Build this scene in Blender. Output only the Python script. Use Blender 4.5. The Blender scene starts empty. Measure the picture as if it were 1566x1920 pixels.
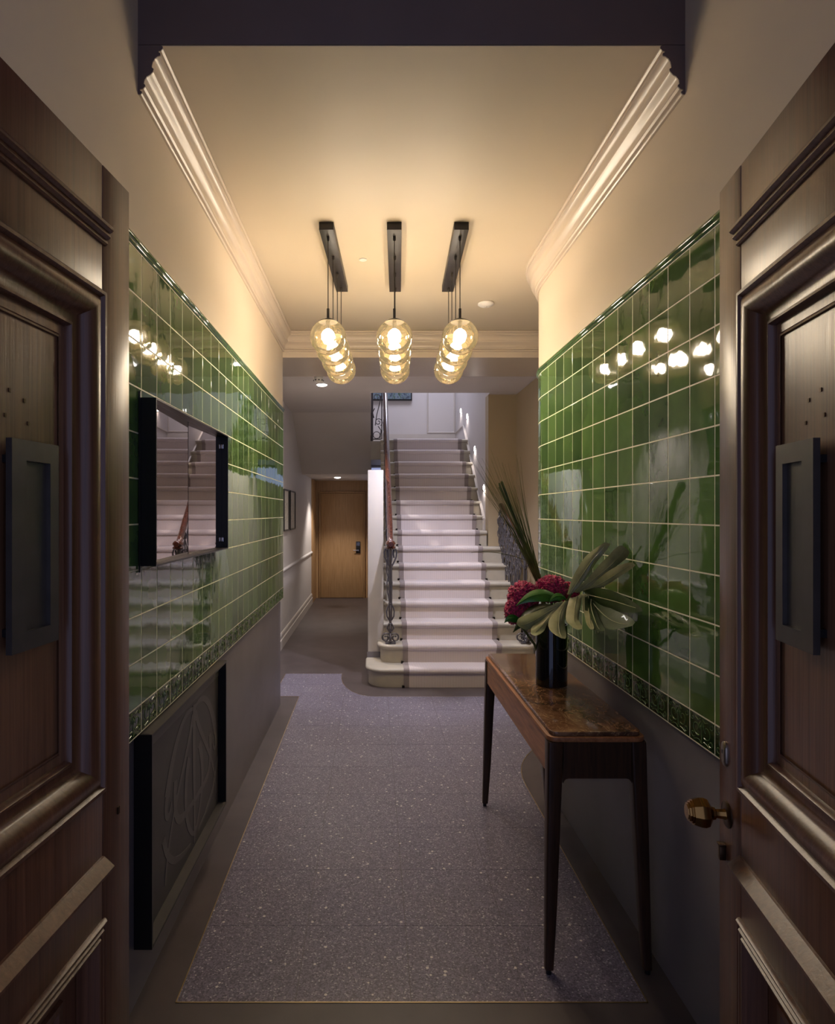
import bpy, bmesh, math, random
from mathutils import Vector, Matrix, noise
random.seed(7)
R = math.radians
sc = bpy.context.scene
col = sc.collection

# ------------------------------------------------------------------ camera, world, lights, exposure
F, CX, CY, H = 1175.0, 700.0, 962.0, 1.65      # focal length and principal point in pixels of 1566x1920
def P(x, y, Y): return Vector(((x - CX) * Y / F, Y, H - (y - CY) * Y / F))
cam = bpy.data.cameras.new('camera')
cam.sensor_fit = 'HORIZONTAL'; cam.sensor_width = 36; cam.lens = 36 * F / 1566
cam.shift_x = (783 - CX) / 1566; cam.shift_y = (CY - 960) / 1566
cam.clip_start = 0.02
co = bpy.data.objects.new('camera', cam); col.objects.link(co)
co.location = (0, 0, H); co.rotation_euler = (R(90), 0, 0); sc.camera = co

w = bpy.data.worlds.new('world'); sc.world = w; w.use_nodes = True
bg = w.node_tree.nodes['Background']; bg.inputs[0].default_value = (0.35, 0.40, 0.68, 1); bg.inputs[1].default_value = 0.65

sc.view_settings.view_transform = 'Standard'; sc.view_settings.look = 'None'
sc.view_settings.exposure = 0.40; sc.view_settings.gamma = 1; sc.view_settings.use_curve_mapping = False

BULB = 73.0
def lamp(name, kind, loc, power, color, size=0.05, rot=(0, 0, 0), angle=100, blend=0.6):
    l = bpy.data.lights.new(name, kind); l.energy = power; l.color = color
    if kind == 'SPOT':
        l.spot_size = R(angle); l.spot_blend = blend; l.shadow_soft_size = size
    elif kind == 'AREA':
        l.shape = 'DISK'; l.size = size
    else: l.shadow_soft_size = size
    o = bpy.data.objects.new(name, l); o.location = loc; o.rotation_euler = rot; col.objects.link(o)
    return o
COOL = (0.84, 0.83, 1.0)
# recessed downlights, one of them added out of sight (their fittings are built further down)
DOWN = [('stairs', (0.62, 5.62, 2.975), 270, (R(24), R(4), 0), 88),
        ('stairs', (-0.36, 5.62, 2.975), 75, (R(0), R(0), 0), 100),  # added lamp, hidden from view, to brighten corridor floor and pier
        ('corridor', (-0.56, 6.83, 3.035), 225, (0, 0, 0), 110),
        ('corridor', (-0.63, 11.05, 2.265), 170, (0, 0, 0), 105)]
for k, loc, pw, rot, ang in DOWN:
    lamp('downlight_lamp', 'SPOT', loc, pw, COOL if k == 'stairs' else (1, 0.9, 0.82), 0.03, rot, ang)
# added unseen area light above the stairwell, cool fill for the landing
lamp('stairwell_fill', 'AREA', (0.62, 9.2, 5.1), 28, (0.78, 0.80, 1.0), 0.9)
for x, y, z in ((1.33, 7.665, 1.963), (1.33, 8.36, 2.51), (1.33, 9.04, 3.05), (1.33, 9.7, 3.235)):
    lamp('step_light_lamp', 'SPOT', (x, y, z), 2.4, (1, 0.9, 0.85), 0.02, (0, R(-40), 0), 140)

# ------------------------------------------------------------------ helpers
def lin(c):
    return tuple(((v / 255) / 12.92 if v / 255 <= 0.04045 else ((v / 255 + 0.055) / 1.055) ** 2.4) for v in c)

class NT:
    def __init__(s, name):
        s.m = bpy.data.materials.new(name); s.m.use_nodes = True
        s.t = s.m.node_tree; s.b = s.t.nodes['Principled BSDF']; s.out = s.t.nodes['Material Output']
    def n(s, kind, **kw):
        x = s.t.nodes.new(kind)
        for k, v in kw.items():
            if k in x.inputs: x.inputs[k].default_value = v
            else: setattr(x, k, v)
        return x
    def l(s, a, b): s.t.links.new(a, b)
    def coords(s, scale=(1, 1, 1), kind='Object'):
        if kind == 'Position':
            o = s.n('ShaderNodeNewGeometry').outputs['Position']
        else: o = s.n('ShaderNodeTexCoord').outputs[kind]
        mp = s.n('ShaderNodeMapping'); mp.inputs['Scale'].default_value = scale
        s.l(o, mp.inputs[0]); return mp.outputs[0]
    def noise(s, co, scale, detail=3, rough=0.5, dist=0):
        x = s.n('ShaderNodeTexNoise'); s.l(co, x.inputs['Vector'])
        x.inputs['Scale'].default_value = scale; x.inputs['Detail'].default_value = detail
        x.inputs['Roughness'].default_value = rough; x.inputs['Distortion'].default_value = dist
        return x.outputs['Fac']
    def ramp(s, fac, stops):
        x = s.n('ShaderNodeValToRGB'); e = x.color_ramp.elements
        while len(e) < len(stops): e.new(0.5)
        for i, (p, c) in enumerate(stops):
            e[i].position = p; e[i].color = (*c, 1)
        s.l(fac, x.inputs[0]); return x.outputs[0]
    def bump(s, h, strength=0.2, dist=0.01):
        x = s.n('ShaderNodeBump'); x.inputs['Strength'].default_value = strength; x.inputs['Distance'].default_value = dist
        s.l(h, x.inputs['Height']); s.l(x.outputs[0], s.b.inputs['Normal'])
    def set(s, **kw):
        for k, v in kw.items(): s.b.inputs[k.replace('_', ' ')].default_value = v
        return s

def plain(name, c, rough=0.5, metal=0, vary=0.12, scale=6, bump=0.0, bscale=40, spec=0.5, coat=0):
    t = NT(name); base = lin(c)
    f = t.noise(t.coords(kind='Position'), scale, 4)
    lo = tuple(v * (1 - vary) for v in base); hi = tuple(min(1, v * (1 + vary)) for v in base)
    t.l(t.ramp(f, [(0.3, lo), (0.7, hi)]), t.b.inputs['Base Color'])
    t.set(Roughness=rough, Metallic=metal)
    t.b.inputs['Specular IOR Level'].default_value = spec
    t.b.inputs['Coat Weight'].default_value = coat
    if bump: t.bump(t.noise(t.coords(kind='Position'), bscale, 4), bump, 0.004)
    return t.m

def wood(name, c1, c2, scale=(30, 30, 2), rough=0.4, bump=0.15, pos=True, coat=0.0):
    t = NT(name); co_ = t.coords(scale, 'Position' if pos else 'Object')
    f = t.noise(co_, 1.5, 6, 0.6, 0.6)
    t.l(t.ramp(f, [(0.3, lin(c1)), (0.7, lin(c2))]), t.b.inputs['Base Color'])
    t.set(Roughness=rough); t.b.inputs['Coat Weight'].default_value = coat
    t.b.inputs['Coat Roughness'].default_value = 0.25
    t.bump(f, bump, 0.002); return t.m

def emit(name, c, s):
    t = NT(name); t.set(Emission_Strength=s); t.b.inputs['Emission Color'].default_value = (*c, 1)
    t.b.inputs['Base Color'].default_value = (0.8, 0.8, 0.8, 1); return t.m

MT = {}
MT['cream'] = plain('cream_paint', (200, 186, 167), 0.6, vary=0.03, scale=1.5, bump=0.04, bscale=60)
MT['ceiling'] = plain('ceiling_paint', (200, 187, 168), 0.55, vary=0.03, scale=1.2, bump=0.03, bscale=30)
MT['cornice'] = plain('cornice_paint', (198, 184, 168), 0.26, vary=0.03, scale=2)
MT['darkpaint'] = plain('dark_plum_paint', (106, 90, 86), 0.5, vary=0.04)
MT['lilac'] = plain('pale_wall_paint', (205, 199, 196), 0.55, vary=0.03, scale=1.5, bump=0.03)
MT['beige'] = plain('beige_wall_paint', (170, 152, 122), 0.55, vary=0.03, scale=1.5, bump=0.03)
MT['greywall'] = plain('grey_plaster', (116, 110, 114), 0.45, vary=0.12, scale=3, bump=0.05, bscale=14)
MT['soffit'] = plain('soffit_paint', (204, 196, 190), 0.6, vary=0.03, scale=2)
MT['white'] = plain('white_plastic', (225, 222, 218), 0.4, vary=0.02)
MT['string'] = plain('pier_paint', (196, 190, 186), 0.35, vary=0.03, scale=2)
MT['woodwork'] = plain('skirting_paint', (196, 188, 180), 0.35, vary=0.03)
MT['stone'] = plain('step_stone', (174, 166, 152), 0.5, vary=0.06, scale=9, bump=0.05)
MT['black'] = plain('black_steel', (22, 21, 24), 0.35, vary=0.15, scale=8)
MT['blackbar'] = plain('black_bronze', (38, 34, 32), 0.4, vary=0.2, scale=14)
MT['plate'] = plain('blackened_plate', (66, 60, 56), 0.4, metal=0.1, vary=0.2, scale=18)
MT['panel_dark'] = plain('dark_grey_panel', (66, 63, 62), 0.5, vary=0.08)
MT['motif'] = plain('etched_grey', (88, 85, 84), 0.5, vary=0.05)
MT['brass'] = plain('brass', (190, 166, 124), 0.35, metal=1, vary=0.1)
MT['old_brass'] = plain('aged_brass', (150, 112, 62), 0.18, metal=1, vary=0.15, scale=20)
MT['bronze'] = plain('dark_bronze', (82, 62, 44), 0.35, metal=0.9, vary=0.2, scale=30)
MT['chrome'] = plain('chrome', (205, 203, 206), 0.12, metal=1, vary=0.03)
MT['nickel'] = plain('worn_nickel', (158, 146, 132), 0.32, metal=0.9, vary=0.1)
MT['iron'] = plain('grey_painted_iron', (96, 92, 96), 0.25, metal=0.35, vary=0.1, scale=20)
MT['iron_dark'] = plain('dark_painted_iron', (66, 60, 62), 0.4, metal=0.2, vary=0.1, scale=20)
MT['rail'] = wood('polished_handrail', (56, 28, 22), (96, 54, 40), (40, 4, 40), 0.12, 0.03, coat=0.8)
MT['door'] = wood('dark_stained_oak', (80, 49, 32), (110, 72, 49), (70, 70, 1.6), 0.3, 0.2, coat=0.12)
MT['door_panel'] = wood('brushed_oak_panel', (98, 66, 46), (134, 96, 69), (80, 80, 1.8), 0.28, 0.25, coat=0.15)
MT['oak'] = wood('pale_oak', (150, 116, 78), (182, 146, 104), (60, 60, 2), 0.45, 0.08)
MT['walnut'] = wood('walnut', (128, 80, 48), (184, 126, 82), (34, 3, 34), 0.4, 0.08)
MT['walnut_leg'] = wood('dark_walnut', (46, 30, 20), (74, 48, 31), (50, 50, 3), 0.38, 0.08)
MT['vase'] = plain('black_glass', (12, 12, 14), 0.08, vary=0.1, coat=0.5)
MT['mat_board'] = plain('picture_mat', (206, 200, 190), 0.6, vary=0.03)
MT['border'] = plain('dark_stone_border', (80, 71, 70), 0.42, vary=0.16, scale=5, bump=0.05, bscale=30)
MT['grout'] = plain('cream_grout', (232, 228, 204), 0.6, vary=0.06, scale=30)
MT['groutdark'] = plain('joint_dark', (58, 52, 50), 0.7)
MT['clip'] = plain('dark_clip', (36, 30, 26), 0.35, metal=0.7)
MT['bulb'] = emit('lamp_bulb', (1.0, 0.87, 0.735), BULB)
MT['spot_glow'] = emit('downlight_lens', (1.0, 0.95, 0.9), 14)
MT['step_glow'] = emit('step_light_lens', (1.0, 0.95, 0.9), 9)

def mk_mirror():
    t = NT('smoked_mirror'); t.set(Metallic=1.0, Roughness=0.015)
    f = t.noise(t.coords(kind='Position'), 3, 2)
    t.l(t.ramp(f, [(0.3, lin((172, 158, 148))), (0.7, lin((180, 166, 156)))]), t.b.inputs['Base Color']); return t.m
MT['mirror'] = mk_mirror()

def mk_tile(name, dark, light, bump=0.35):
    t = NT(name)
    oi = t.n('ShaderNodeObjectInfo').outputs['Random']
    f = t.noise(t.coords((1, 1, 1), 'Position'), 7, 3, 0.55, 0.4)
    a = t.n('ShaderNodeMath', operation='MULTIPLY_ADD'); t.l(oi, a.inputs[0]); a.inputs[1].default_value = 0.48
    b = t.n('ShaderNodeMath', operation='MULTIPLY'); t.l(f, b.inputs[0]); b.inputs[1].default_value = 0.6
    t.l(b.outputs[0], a.inputs[2])
    mid = tuple((x + y) / 2 for x, y in zip(dark, light))
    t.l(t.ramp(a.outputs[0], [(0.15, dark), (0.5, mid), (0.85, light)]), t.b.inputs['Base Color'])
    t.set(Roughness=0.16 if 'relief' in name else 0.035); t.b.inputs['IOR'].default_value = 1.55
    h = t.noise(t.coords((1, 1, 1), 'Position'), 9, 2, 0.4)
    t.bump(h, bump, 0.004); return t.m
MT['tile'] = mk_tile('green_glaze', (0.022, 0.068, 0.012), (0.096, 0.190, 0.048), 0.22)
MT['frieze'] = mk_tile('green_relief_glaze', (0.014, 0.032, 0.006), (0.028, 0.055, 0.012), 0.1)

MT['frieze_line'] = mk_tile('pale_relief_glaze', (0.09, 0.15, 0.045), (0.15, 0.22, 0.08), 0.05)

def mk_terrazzo():
    t = NT('grey_terrazzo'); c = t.coords((1, 1, 1), 'Position')
    v = t.n('ShaderNodeTexVoronoi'); v.inputs['Scale'].default_value = 210; t.l(c, v.inputs['Vector'])
    s = t.n('ShaderNodeSeparateColor'); t.l(v.outputs['Color'], s.inputs[0])
    f = t.noise(c, 2.2, 3)
    chips = t.ramp(s.outputs[0], [(0.0, lin((80, 75, 88))), (0.5, lin((112, 106, 122))), (0.93, lin((132, 126, 142))), (0.98, lin((184, 180, 188)))])
    v2 = t.n('ShaderNodeTexVoronoi'); v2.inputs['Scale'].default_value = 55; t.l(c, v2.inputs['Vector'])
    s2 = t.n('ShaderNodeSeparateColor'); t.l(v2.outputs['Color'], s2.inputs[0])
    g = t.n('ShaderNodeMath', operation='GREATER_THAN'); t.l(s2.outputs[1], g.inputs[0]); g.inputs[1].default_value = 0.955
    d = t.n('ShaderNodeMath', operation='LESS_THAN'); t.l(v2.outputs['Distance'], d.inputs[0]); d.inputs[1].default_value = 0.33
    gd = t.n('ShaderNodeMath', operation='MULTIPLY'); t.l(g.outputs[0], gd.inputs[0]); t.l(d.outputs[0], gd.inputs[1])
    mx = t.n('ShaderNodeMix', data_type='RGBA'); t.l(gd.outputs[0], mx.inputs[0]); t.l(chips, mx.inputs[6]); mx.inputs[7].default_value = (*lin((215, 210, 205)), 1)
    t.l(mx.outputs[2], t.b.inputs['Base Color'])
    t.l(t.ramp(f, [(0.3, (0.3,) * 3), (0.7, (0.42,) * 3)]), t.b.inputs['Roughness'])
    return t.m
MT['terrazzo'] = mk_terrazzo()

def mk_marble():
    t = NT('brown_marble'); c = t.coords((1, 1, 1), 'Position')
    f = t.noise(c, 5, 4, 0.55, 1.2); g = t.noise(t.coords((1, 0.6, 1), 'Position'), 11, 4, 0.6, 2.0)
    base = t.ramp(f, [(0.3, lin((64, 42, 30))), (0.5, lin((108, 75, 53))), (0.7, lin((142, 108, 80)))])
    vein = t.ramp(g, [(0.485, (0, 0, 0)), (0.5, (0.75, 0.75, 0.75)), (0.515, (0, 0, 0))])
    mx = t.n('ShaderNodeMix', data_type='RGBA'); t.l(vein, mx.inputs[0]); t.l(base, mx.inputs[6]); mx.inputs[7].default_value = (*lin((186, 150, 112)), 1)
    t.l(mx.outputs[2], t.b.inputs['Base Color']); t.set(Roughness=0.14); return t.m
MT['marble'] = mk_marble()

def mk_carpet(name, c1, c2, stripes=True):
    t = NT(name); c = t.coords((1, 1, 1), 'Position')
    if stripes:
        wv = t.n('ShaderNodeTexWave', wave_type='BANDS', bands_direction='X'); t.l(c, wv.inputs['Vector'])
        wv.inputs['Scale'].default_value = 24; wv.inputs['Distortion'].default_value = 0.3
        f = wv.outputs['Fac']
    else: f = t.noise(c, 200, 2)
    t.l(t.ramp(f, [(0.25, lin(c1)), (0.6, lin(c2))]), t.b.inputs['Base Color'])
    t.set(Roughness=0.95); t.b.inputs['Sheen Weight'].default_value = 0.3
    t.bump(t.noise(c, 500, 2), 0.4, 0.002); return t.m
MT['carpet'] = mk_carpet('striped_wool', (186, 174, 172), (216, 206, 206))
MT['carpet_edge'] = mk_carpet('taupe_binding', (134, 122, 120), (148, 137, 135), False)

def mk_glass():
    t = NT('amber_glass')
    tr = t.n('ShaderNodeBsdfTransparent'); lw = t.n('ShaderNodeLayerWeight'); lw.inputs[0].default_value = 0.35
    t.l(t.ramp(lw.outputs['Facing'], [(0.0, (0.98, 0.945, 0.86)), (0.45, (0.95, 0.88, 0.70)), (0.9, (0.74, 0.58, 0.32))]), tr.inputs[0])
    gl = t.n('ShaderNodeBsdfGlossy'); gl.inputs['Roughness'].default_value = 0.03; gl.inputs['Color'].default_value = (1, 0.93, 0.78, 1)
    tl = t.n('ShaderNodeBsdfTranslucent'); tl.inputs['Color'].default_value = (1, 0.8, 0.45, 1)
    fr = t.n('ShaderNodeFresnel'); fr.inputs['IOR'].default_value = 1.45
    f = t.noise(t.coords((1, 1, 1), 'Object'), 22, 1, 0.3, 0.5)
    bp = t.n('ShaderNodeBump'); bp.inputs['Strength'].default_value = 0.5; bp.inputs['Distance'].default_value = 0.006; t.l(f, bp.inputs['Height'])
    for x in (gl, fr): t.l(bp.outputs[0], x.inputs['Normal'])
    m0 = t.n('ShaderNodeMixShader'); m0.inputs[0].default_value = 0.024; t.l(tr.outputs[0], m0.inputs[1]); t.l(tl.outputs[0], m0.inputs[2])
    m1 = t.n('ShaderNodeMixShader'); t.l(fr.outputs[0], m1.inputs[0]); t.l(m0.outputs[0], m1.inputs[1]); t.l(gl.outputs[0], m1.inputs[2])
    t.l(m1.outputs[0], t.out.inputs[0]); t.t.nodes.remove(t.b); return t.m
MT['glass'] = mk_glass()

def mk_leaf(name, c1, c2, rough=0.3):
    t = NT(name); f = t.noise(t.coords((1, 1, 1), 'Position'), 14, 4)
    t.l(t.ramp(f, [(0.3, lin(c1)), (0.7, lin(c2))]), t.b.inputs['Base Color']); t.set(Roughness=rough)
    t.b.inputs['Coat Weight'].default_value = 0.3; t.bump(t.noise(t.coords((1, 1, 1), 'Position'), 40, 3), 0.2, 0.003); return t.m
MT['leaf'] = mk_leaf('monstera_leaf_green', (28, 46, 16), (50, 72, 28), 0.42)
MT['leaf_sheen'] = mk_leaf('pale_leaf_sheen', (136, 138, 98), (170, 168, 128), 0.28)  # reflected light painted into the colour; the leaf itself is dark green
MT['leaf_bright'] = mk_leaf('bright_leaf_green', (34, 92, 22), (58, 124, 34))
MT['grass'] = mk_leaf('grass_green', (70, 82, 34), (112, 118, 58), 0.45)
def mk_flower():
    t = NT('crimson_florets'); c = t.coords((1, 1, 1), 'Position')
    v = t.n('ShaderNodeTexVoronoi'); v.inputs['Scale'].default_value = 110; t.l(c, v.inputs['Vector'])
    t.l(t.ramp(v.outputs['Distance'], [(0.0, lin((238, 54, 128))), (0.45, lin((205, 26, 90))), (0.85, lin((118, 8, 46)))]), t.b.inputs['Base Color'])
    t.set(Roughness=0.7); t.b.inputs['Sheen Weight'].default_value = 0.3
    i = t.n('ShaderNodeMath', operation='SUBTRACT'); i.inputs[0].default_value = 1; t.l(v.outputs['Distance'], i.inputs[1])
    t.bump(i.outputs[0], 0.9, 0.006); return t.m
MT['flower'] = mk_flower()
def mk_painting():
    t = NT('abstract_painting'); c = t.coords((1, 1, 1), 'Position')
    f = t.noise(c, 5, 6, 0.6, 3.0)
    t.l(t.ramp(f, [(0.3, lin((34, 38, 48))), (0.45, lin((72, 84, 98))), (0.55, lin((120, 136, 150))), (0.62, lin((70, 92, 70))), (0.75, lin((30, 30, 36)))]), t.b.inputs['Base Color'])
    t.set(Roughness=0.4); return t.m
MT['painting'] = mk_painting()
def mk_print():
    t = NT('faint_print'); f = t.noise(t.coords((1, 1, 1), 'Position'), 11, 4, 0.6, 2)
    t.l(t.ramp(f, [(0.5, lin((208, 202, 190))), (0.58, lin((150, 142, 130))), (0.64, lin((206, 200, 188)))]), t.b.inputs['Base Color']); t.set(Roughness=0.5); return t.m
MT['print'] = mk_print()

def tag(o, label=None, cat=None, group=None, kind=None):
    for k, v in (('label', label), ('category', cat), ('group', group), ('kind', kind)):
        if v: o[k] = v
    return o
ORG = {}
def thing(name, label, cat, loc=(0, 0, 0), group=None, kind=None):
    o = bpy.data.objects.new(name, None); col.objects.link(o); o.location = loc; o.empty_display_size = 0.05
    ORG[o] = Vector(loc); return tag(o, label, cat, group, kind)

class MB:
    def __init__(s, tf=None): s.v = []; s.f = []; s.tf = tf
    def add(s, vs, fs):
        b = len(s.v); s.v += [Vector(x) for x in vs]; s.f += [[i + b for i in f] for f in fs]; return s
    def box(s, x0, x1, y0, y1, z0, z1):
        vs = [(x, y, z) for x in (x0, x1) for y in (y0, y1) for z in (z0, z1)]
        return s.add(vs, [(0, 1, 3, 2), (4, 6, 7, 5), (0, 4, 5, 1), (2, 3, 7, 6), (0, 2, 6, 4), (1, 5, 7, 3)])
    def prism(s, poly, axis, a, b):
        """poly 2-D, extruded along axis ('x': (y,z), 'y': (x,z), 'z': (x,y))"""
        mk = {'x': lambda p, t: (t, p[0], p[1]), 'y': lambda p, t: (p[0], t, p[1]), 'z': lambda p, t: (p[0], p[1], t)}[axis]
        n = len(poly); vs = [mk(p, a) for p in poly] + [mk(p, b) for p in poly]
        fs = [list(range(n))[::-1], list(range(n, 2 * n))] + [(i, (i + 1) % n, n + (i + 1) % n, n + i) for i in range(n)]
        return s.add(vs, fs)
    def grid(s, rows, closed=False, cap=False):
        n = len(rows[0]); vs = [p for r in rows for p in r]; fs = []
        for i in range(len(rows) - 1):
            for j in range(n if closed else n - 1):
                k = (j + 1) % n; fs.append((i * n + j, i * n + k, (i + 1) * n + k, (i + 1) * n + j))
        if cap: fs += [list(range(n))[::-1], list(range((len(rows) - 1) * n, len(rows) * n))]
        return s.add(vs, fs)
    def tube(s, pts, r, n=6, flat=1.0):
        pts = [Vector(p) for p in pts]; rows = []; up = None
        rs = r if isinstance(r, (list, tuple)) else [r] * len(pts)
        for i, p in enumerate(pts):
            t = (pts[min(i + 1, len(pts) - 1)] - pts[max(i - 1, 0)]).normalized()
            if up is None:
                up = Vector((0, 0, 1)) if abs(t.z) < 0.9 else Vector((0, 1, 0))
            u = (up - t * up.dot(t))
            u = u.normalized() if u.length > 1e-6 else Vector((1, 0, 0)); v = t.cross(u); up = u
            rows.append([p + (u * math.cos(a) + v * math.sin(a) * flat) * rs[i] for a in (2 * math.pi * k / n for k in range(n))])
        return s.grid(rows, True, True)
    def lathe(s, prof, c=(0, 0, 0), n=24, axis='z', cap=True):
        rows = []
        for r, h in prof:
            ring = []
            for k in range(n):
                a = 2 * math.pi * k / n; x, y = r * math.cos(a), r * math.sin(a)
                p = {'z': (x, y, h), 'x': (h, x, y), 'y': (x, h, y)}[axis]
                ring.append(Vector(p) + Vector(c))
            rows.append(ring)
        return s.grid(rows, True, cap)
    def frame(s, u0, u1, z0, z1, prof):
        """mitred rectangular frame in (u, n, z); prof = [(inset, n), ...]"""
        rows = [[(u0 + d, n, z0 + d), (u1 - d, n, z0 + d), (u1 - d, n, z1 - d), (u0 + d, n, z1 - d)] for d, n in prof]
        return s.grid(rows, True)
    def ball(s, c, r, n=10, m=8, sz=1.0):
        pr = [(r * math.sin(math.pi * (i + 0.02) / (m + 0.04)), -r * sz * math.cos(math.pi * i / m)) for i in range(m + 1)]
        return s.lathe(pr, c, n)
    def build(s, name, mat, parent=None, smooth=False, bevel=0, angle=40, label=None, link=True, own=None):
        vs = [Vector(s.tf(*v)) for v in s.v] if s.tf else s.v
        org = ORG.get(parent, Vector((0, 0, 0))) if parent else (own or Vector((0, 0, 0)))
        me = bpy.data.meshes.new(name); me.from_pydata([v - org for v in vs], [], s.f); me.update()
        bm = bmesh.new(); bm.from_mesh(me); bmesh.ops.recalc_face_normals(bm, faces=bm.faces)
        if bevel:
            ed = [e for e in bm.edges if len(e.link_faces) == 2 and e.calc_face_angle(0) > R(30)]
            bmesh.ops.bevel(bm, geom=ed, offset=bevel, segments=2, affect='EDGES', profile=0.5)
        bm.to_mesh(me); bm.free()
        mats = mat if isinstance(mat, (list, tuple)) else [mat]
        for m_ in mats: me.materials.append(MT[m_])
        if smooth or bevel:
            me.shade_smooth()
            if hasattr(me, 'set_sharp_from_angle'): me.set_sharp_from_angle(angle=R(angle))
        o = bpy.data.objects.new(name, me); col.objects.link(o)
        if parent: o.parent = parent
        elif own is not None: o.location = own
        ORG[o] = org
        if label: o['label'] = label
        return o

def structure(o, label, cat): return tag(o, label, cat, None, 'structure')
def link_copy(name, me, parent, loc, rot=(0, 0, 0)):
    o = bpy.data.objects.new(name, me); col.objects.link(o); o.parent = parent
    o.location = Vector(loc) - ORG.get(parent, Vector()); o.rotation_euler = rot; return o

# ------------------------------------------------------------------ dimensions
WL, WR = -0.80, 1.045          # hall walls below the tiling
TL, TR = -0.775, 1.030         # tile faces
Y0, Y1 = 2.08, 5.40            # the hall ceiling's near and far ends
ZC, ZS = 3.20, 3.05            # ceiling heights
RAD, YC = 0.80, 3.81           # the rounded end of the right wall
CLW, CRW = -1.13, 1.69         # corridor's left wall, lobby's right wall

# ------------------------------------------------------------------ floor
fl = MB().box(-1.6, 2.2, -1.0, 12.6, -0.12, 0.0).build('floor', 'border')
structure(fl, 'dark stone floor border around a grey terrazzo field', 'floor')
arc = [(WR + RAD - (RAD + 0.12) * math.cos(a), YC + (RAD + 0.12) * math.sin(a)) for a in (R(q) for q in range(0, 91, 6))]
arc = [p for p in arc if p[0] < 1.62]
step_arc = [(0.03, 5.636), (-0.05, 5.648), (-0.13, 5.70), (-0.20, 5.80), (-0.255, 5.93), (-0.295, 6.08), (-0.316, 6.25), (-0.316, 6.44)]
outline = [(-0.665, 2.112), (0.925, 2.112)] + arc + [(1.62, arc[-1][1]), (1.62, 5.636)] + step_arc + [(-0.90, 6.44), (-0.90, 5.636), (-0.668, 5.636)]
def clip(poly, f):
    out = []
    for i in range(len(poly)):
        a, b = poly[i], poly[(i + 1) % len(poly)]; fa, fb = f(a), f(b)
        if fa >= 0: out.append(a)
        if (fa >= 0) != (fb >= 0):
            t = fa / (fa - fb); out.append((a[0] + t * (b[0] - a[0]), a[1] + t * (b[1] - a[1])))
    return out
PT = 0.392
for i in range(-3, 5):
    for j in range(0, 12):
        x0 = 0.1285 + i * PT + 0.001; x1 = x0 + PT - 0.002; y0 = 2.112 + j * PT + 0.001; y1 = y0 + PT - 0.002
        p = clip(clip(clip(clip(outline, lambda q: q[0] - x0), lambda q: x1 - q[0]), lambda q: q[1] - y0), lambda q: y1 - q[1])
        q = []
        for a in p:
            if not q or (abs(a[0] - q[-1][0]) + abs(a[1] - q[-1][1])) > 1e-5: q.append(a)
        if len(q) < 3: continue
        area = abs(sum(q[k][0] * q[(k + 1) % len(q)][1] - q[(k + 1) % len(q)][0] * q[k][1] for k in range(len(q)))) / 2
        if area < 4e-4: continue
        MB().prism(q, 'z', 0.0, 0.0015).build('terrazzo_tile', 'terrazzo', fl)
br = MB()
for i in range(len(outline)):
    a, b = Vector(outline[i]), Vector(outline[(i + 1) % len(outline)])
    d = (b - a).normalized(); n = Vector((-d.y, d.x)) * 0.0022
    br.prism([a - n - d * .002, b - n + d * .002, b + n + d * .002, a + n - d * .002], 'z', 0.0, 0.002)
br.build('brass_strip', 'brass', fl)

# ------------------------------------------------------------------ walls of the hall
def zone(mb, *a): return mb.box(*a)
wl = MB().box(WL - 0.2, WL, 0.72, Y1, 0, 0.922).build('wall_left', 'greywall')
structure(wl, 'left hall wall, dark grey below, green tiles in the middle and cream above', 'wall')
MB().box(WL - 0.2, TL - 0.0006, 0.72, Y1, 0.917, 2.53).build('grout', 'grout', wl)
MB().box(WL - 0.2, -0.780, 0.72, Y1, 2.53, 4.0).build('upper_plaster', 'cream', wl, label='cream painted plaster above the tiles')

def rpath(x, ext=1.0):
    """plan of the right wall's surface at straight offset x, from near to far and round its end"""
    r = RAD + (WR - x)
    p = [(x, 0.72), (x, 2.0), (x, YC)] + [(WR + RAD - r * math.cos(a), YC + r * math.sin(a)) for a in (R(q * 1.5) for q in range(1, 61))]
    return p + [(CRW + 0.1, YC + r)] if CRW + 0.1 > WR + RAD else p
def rwall(x, z0, z1):
    p = rpath(x); back = [(p[-1][0], YC + 0.3), (WR + 0.5, YC + 0.2), (WR + 0.2, YC - 0.3), (WR + 0.2, 0.72)]
    return MB().prism(p + back, 'z', z0, z1)
wr = rwall(WR, 0, 0.922).build('wall_right', 'greywall', smooth=True, angle=30)
structure(wr, 'right hall wall with a rounded far end, green tiles between grey and cream', 'wall')
rwall(TR + 0.0006, 0.917, 2.53).build('grout', 'grout', wr, smooth=True, angle=30)
rwall(TR + 0.004, 2.53, 4.0).build('upper_plaster', 'cream', wr, smooth=True, angle=30, label='cream painted plaster above the tiles')

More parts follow.
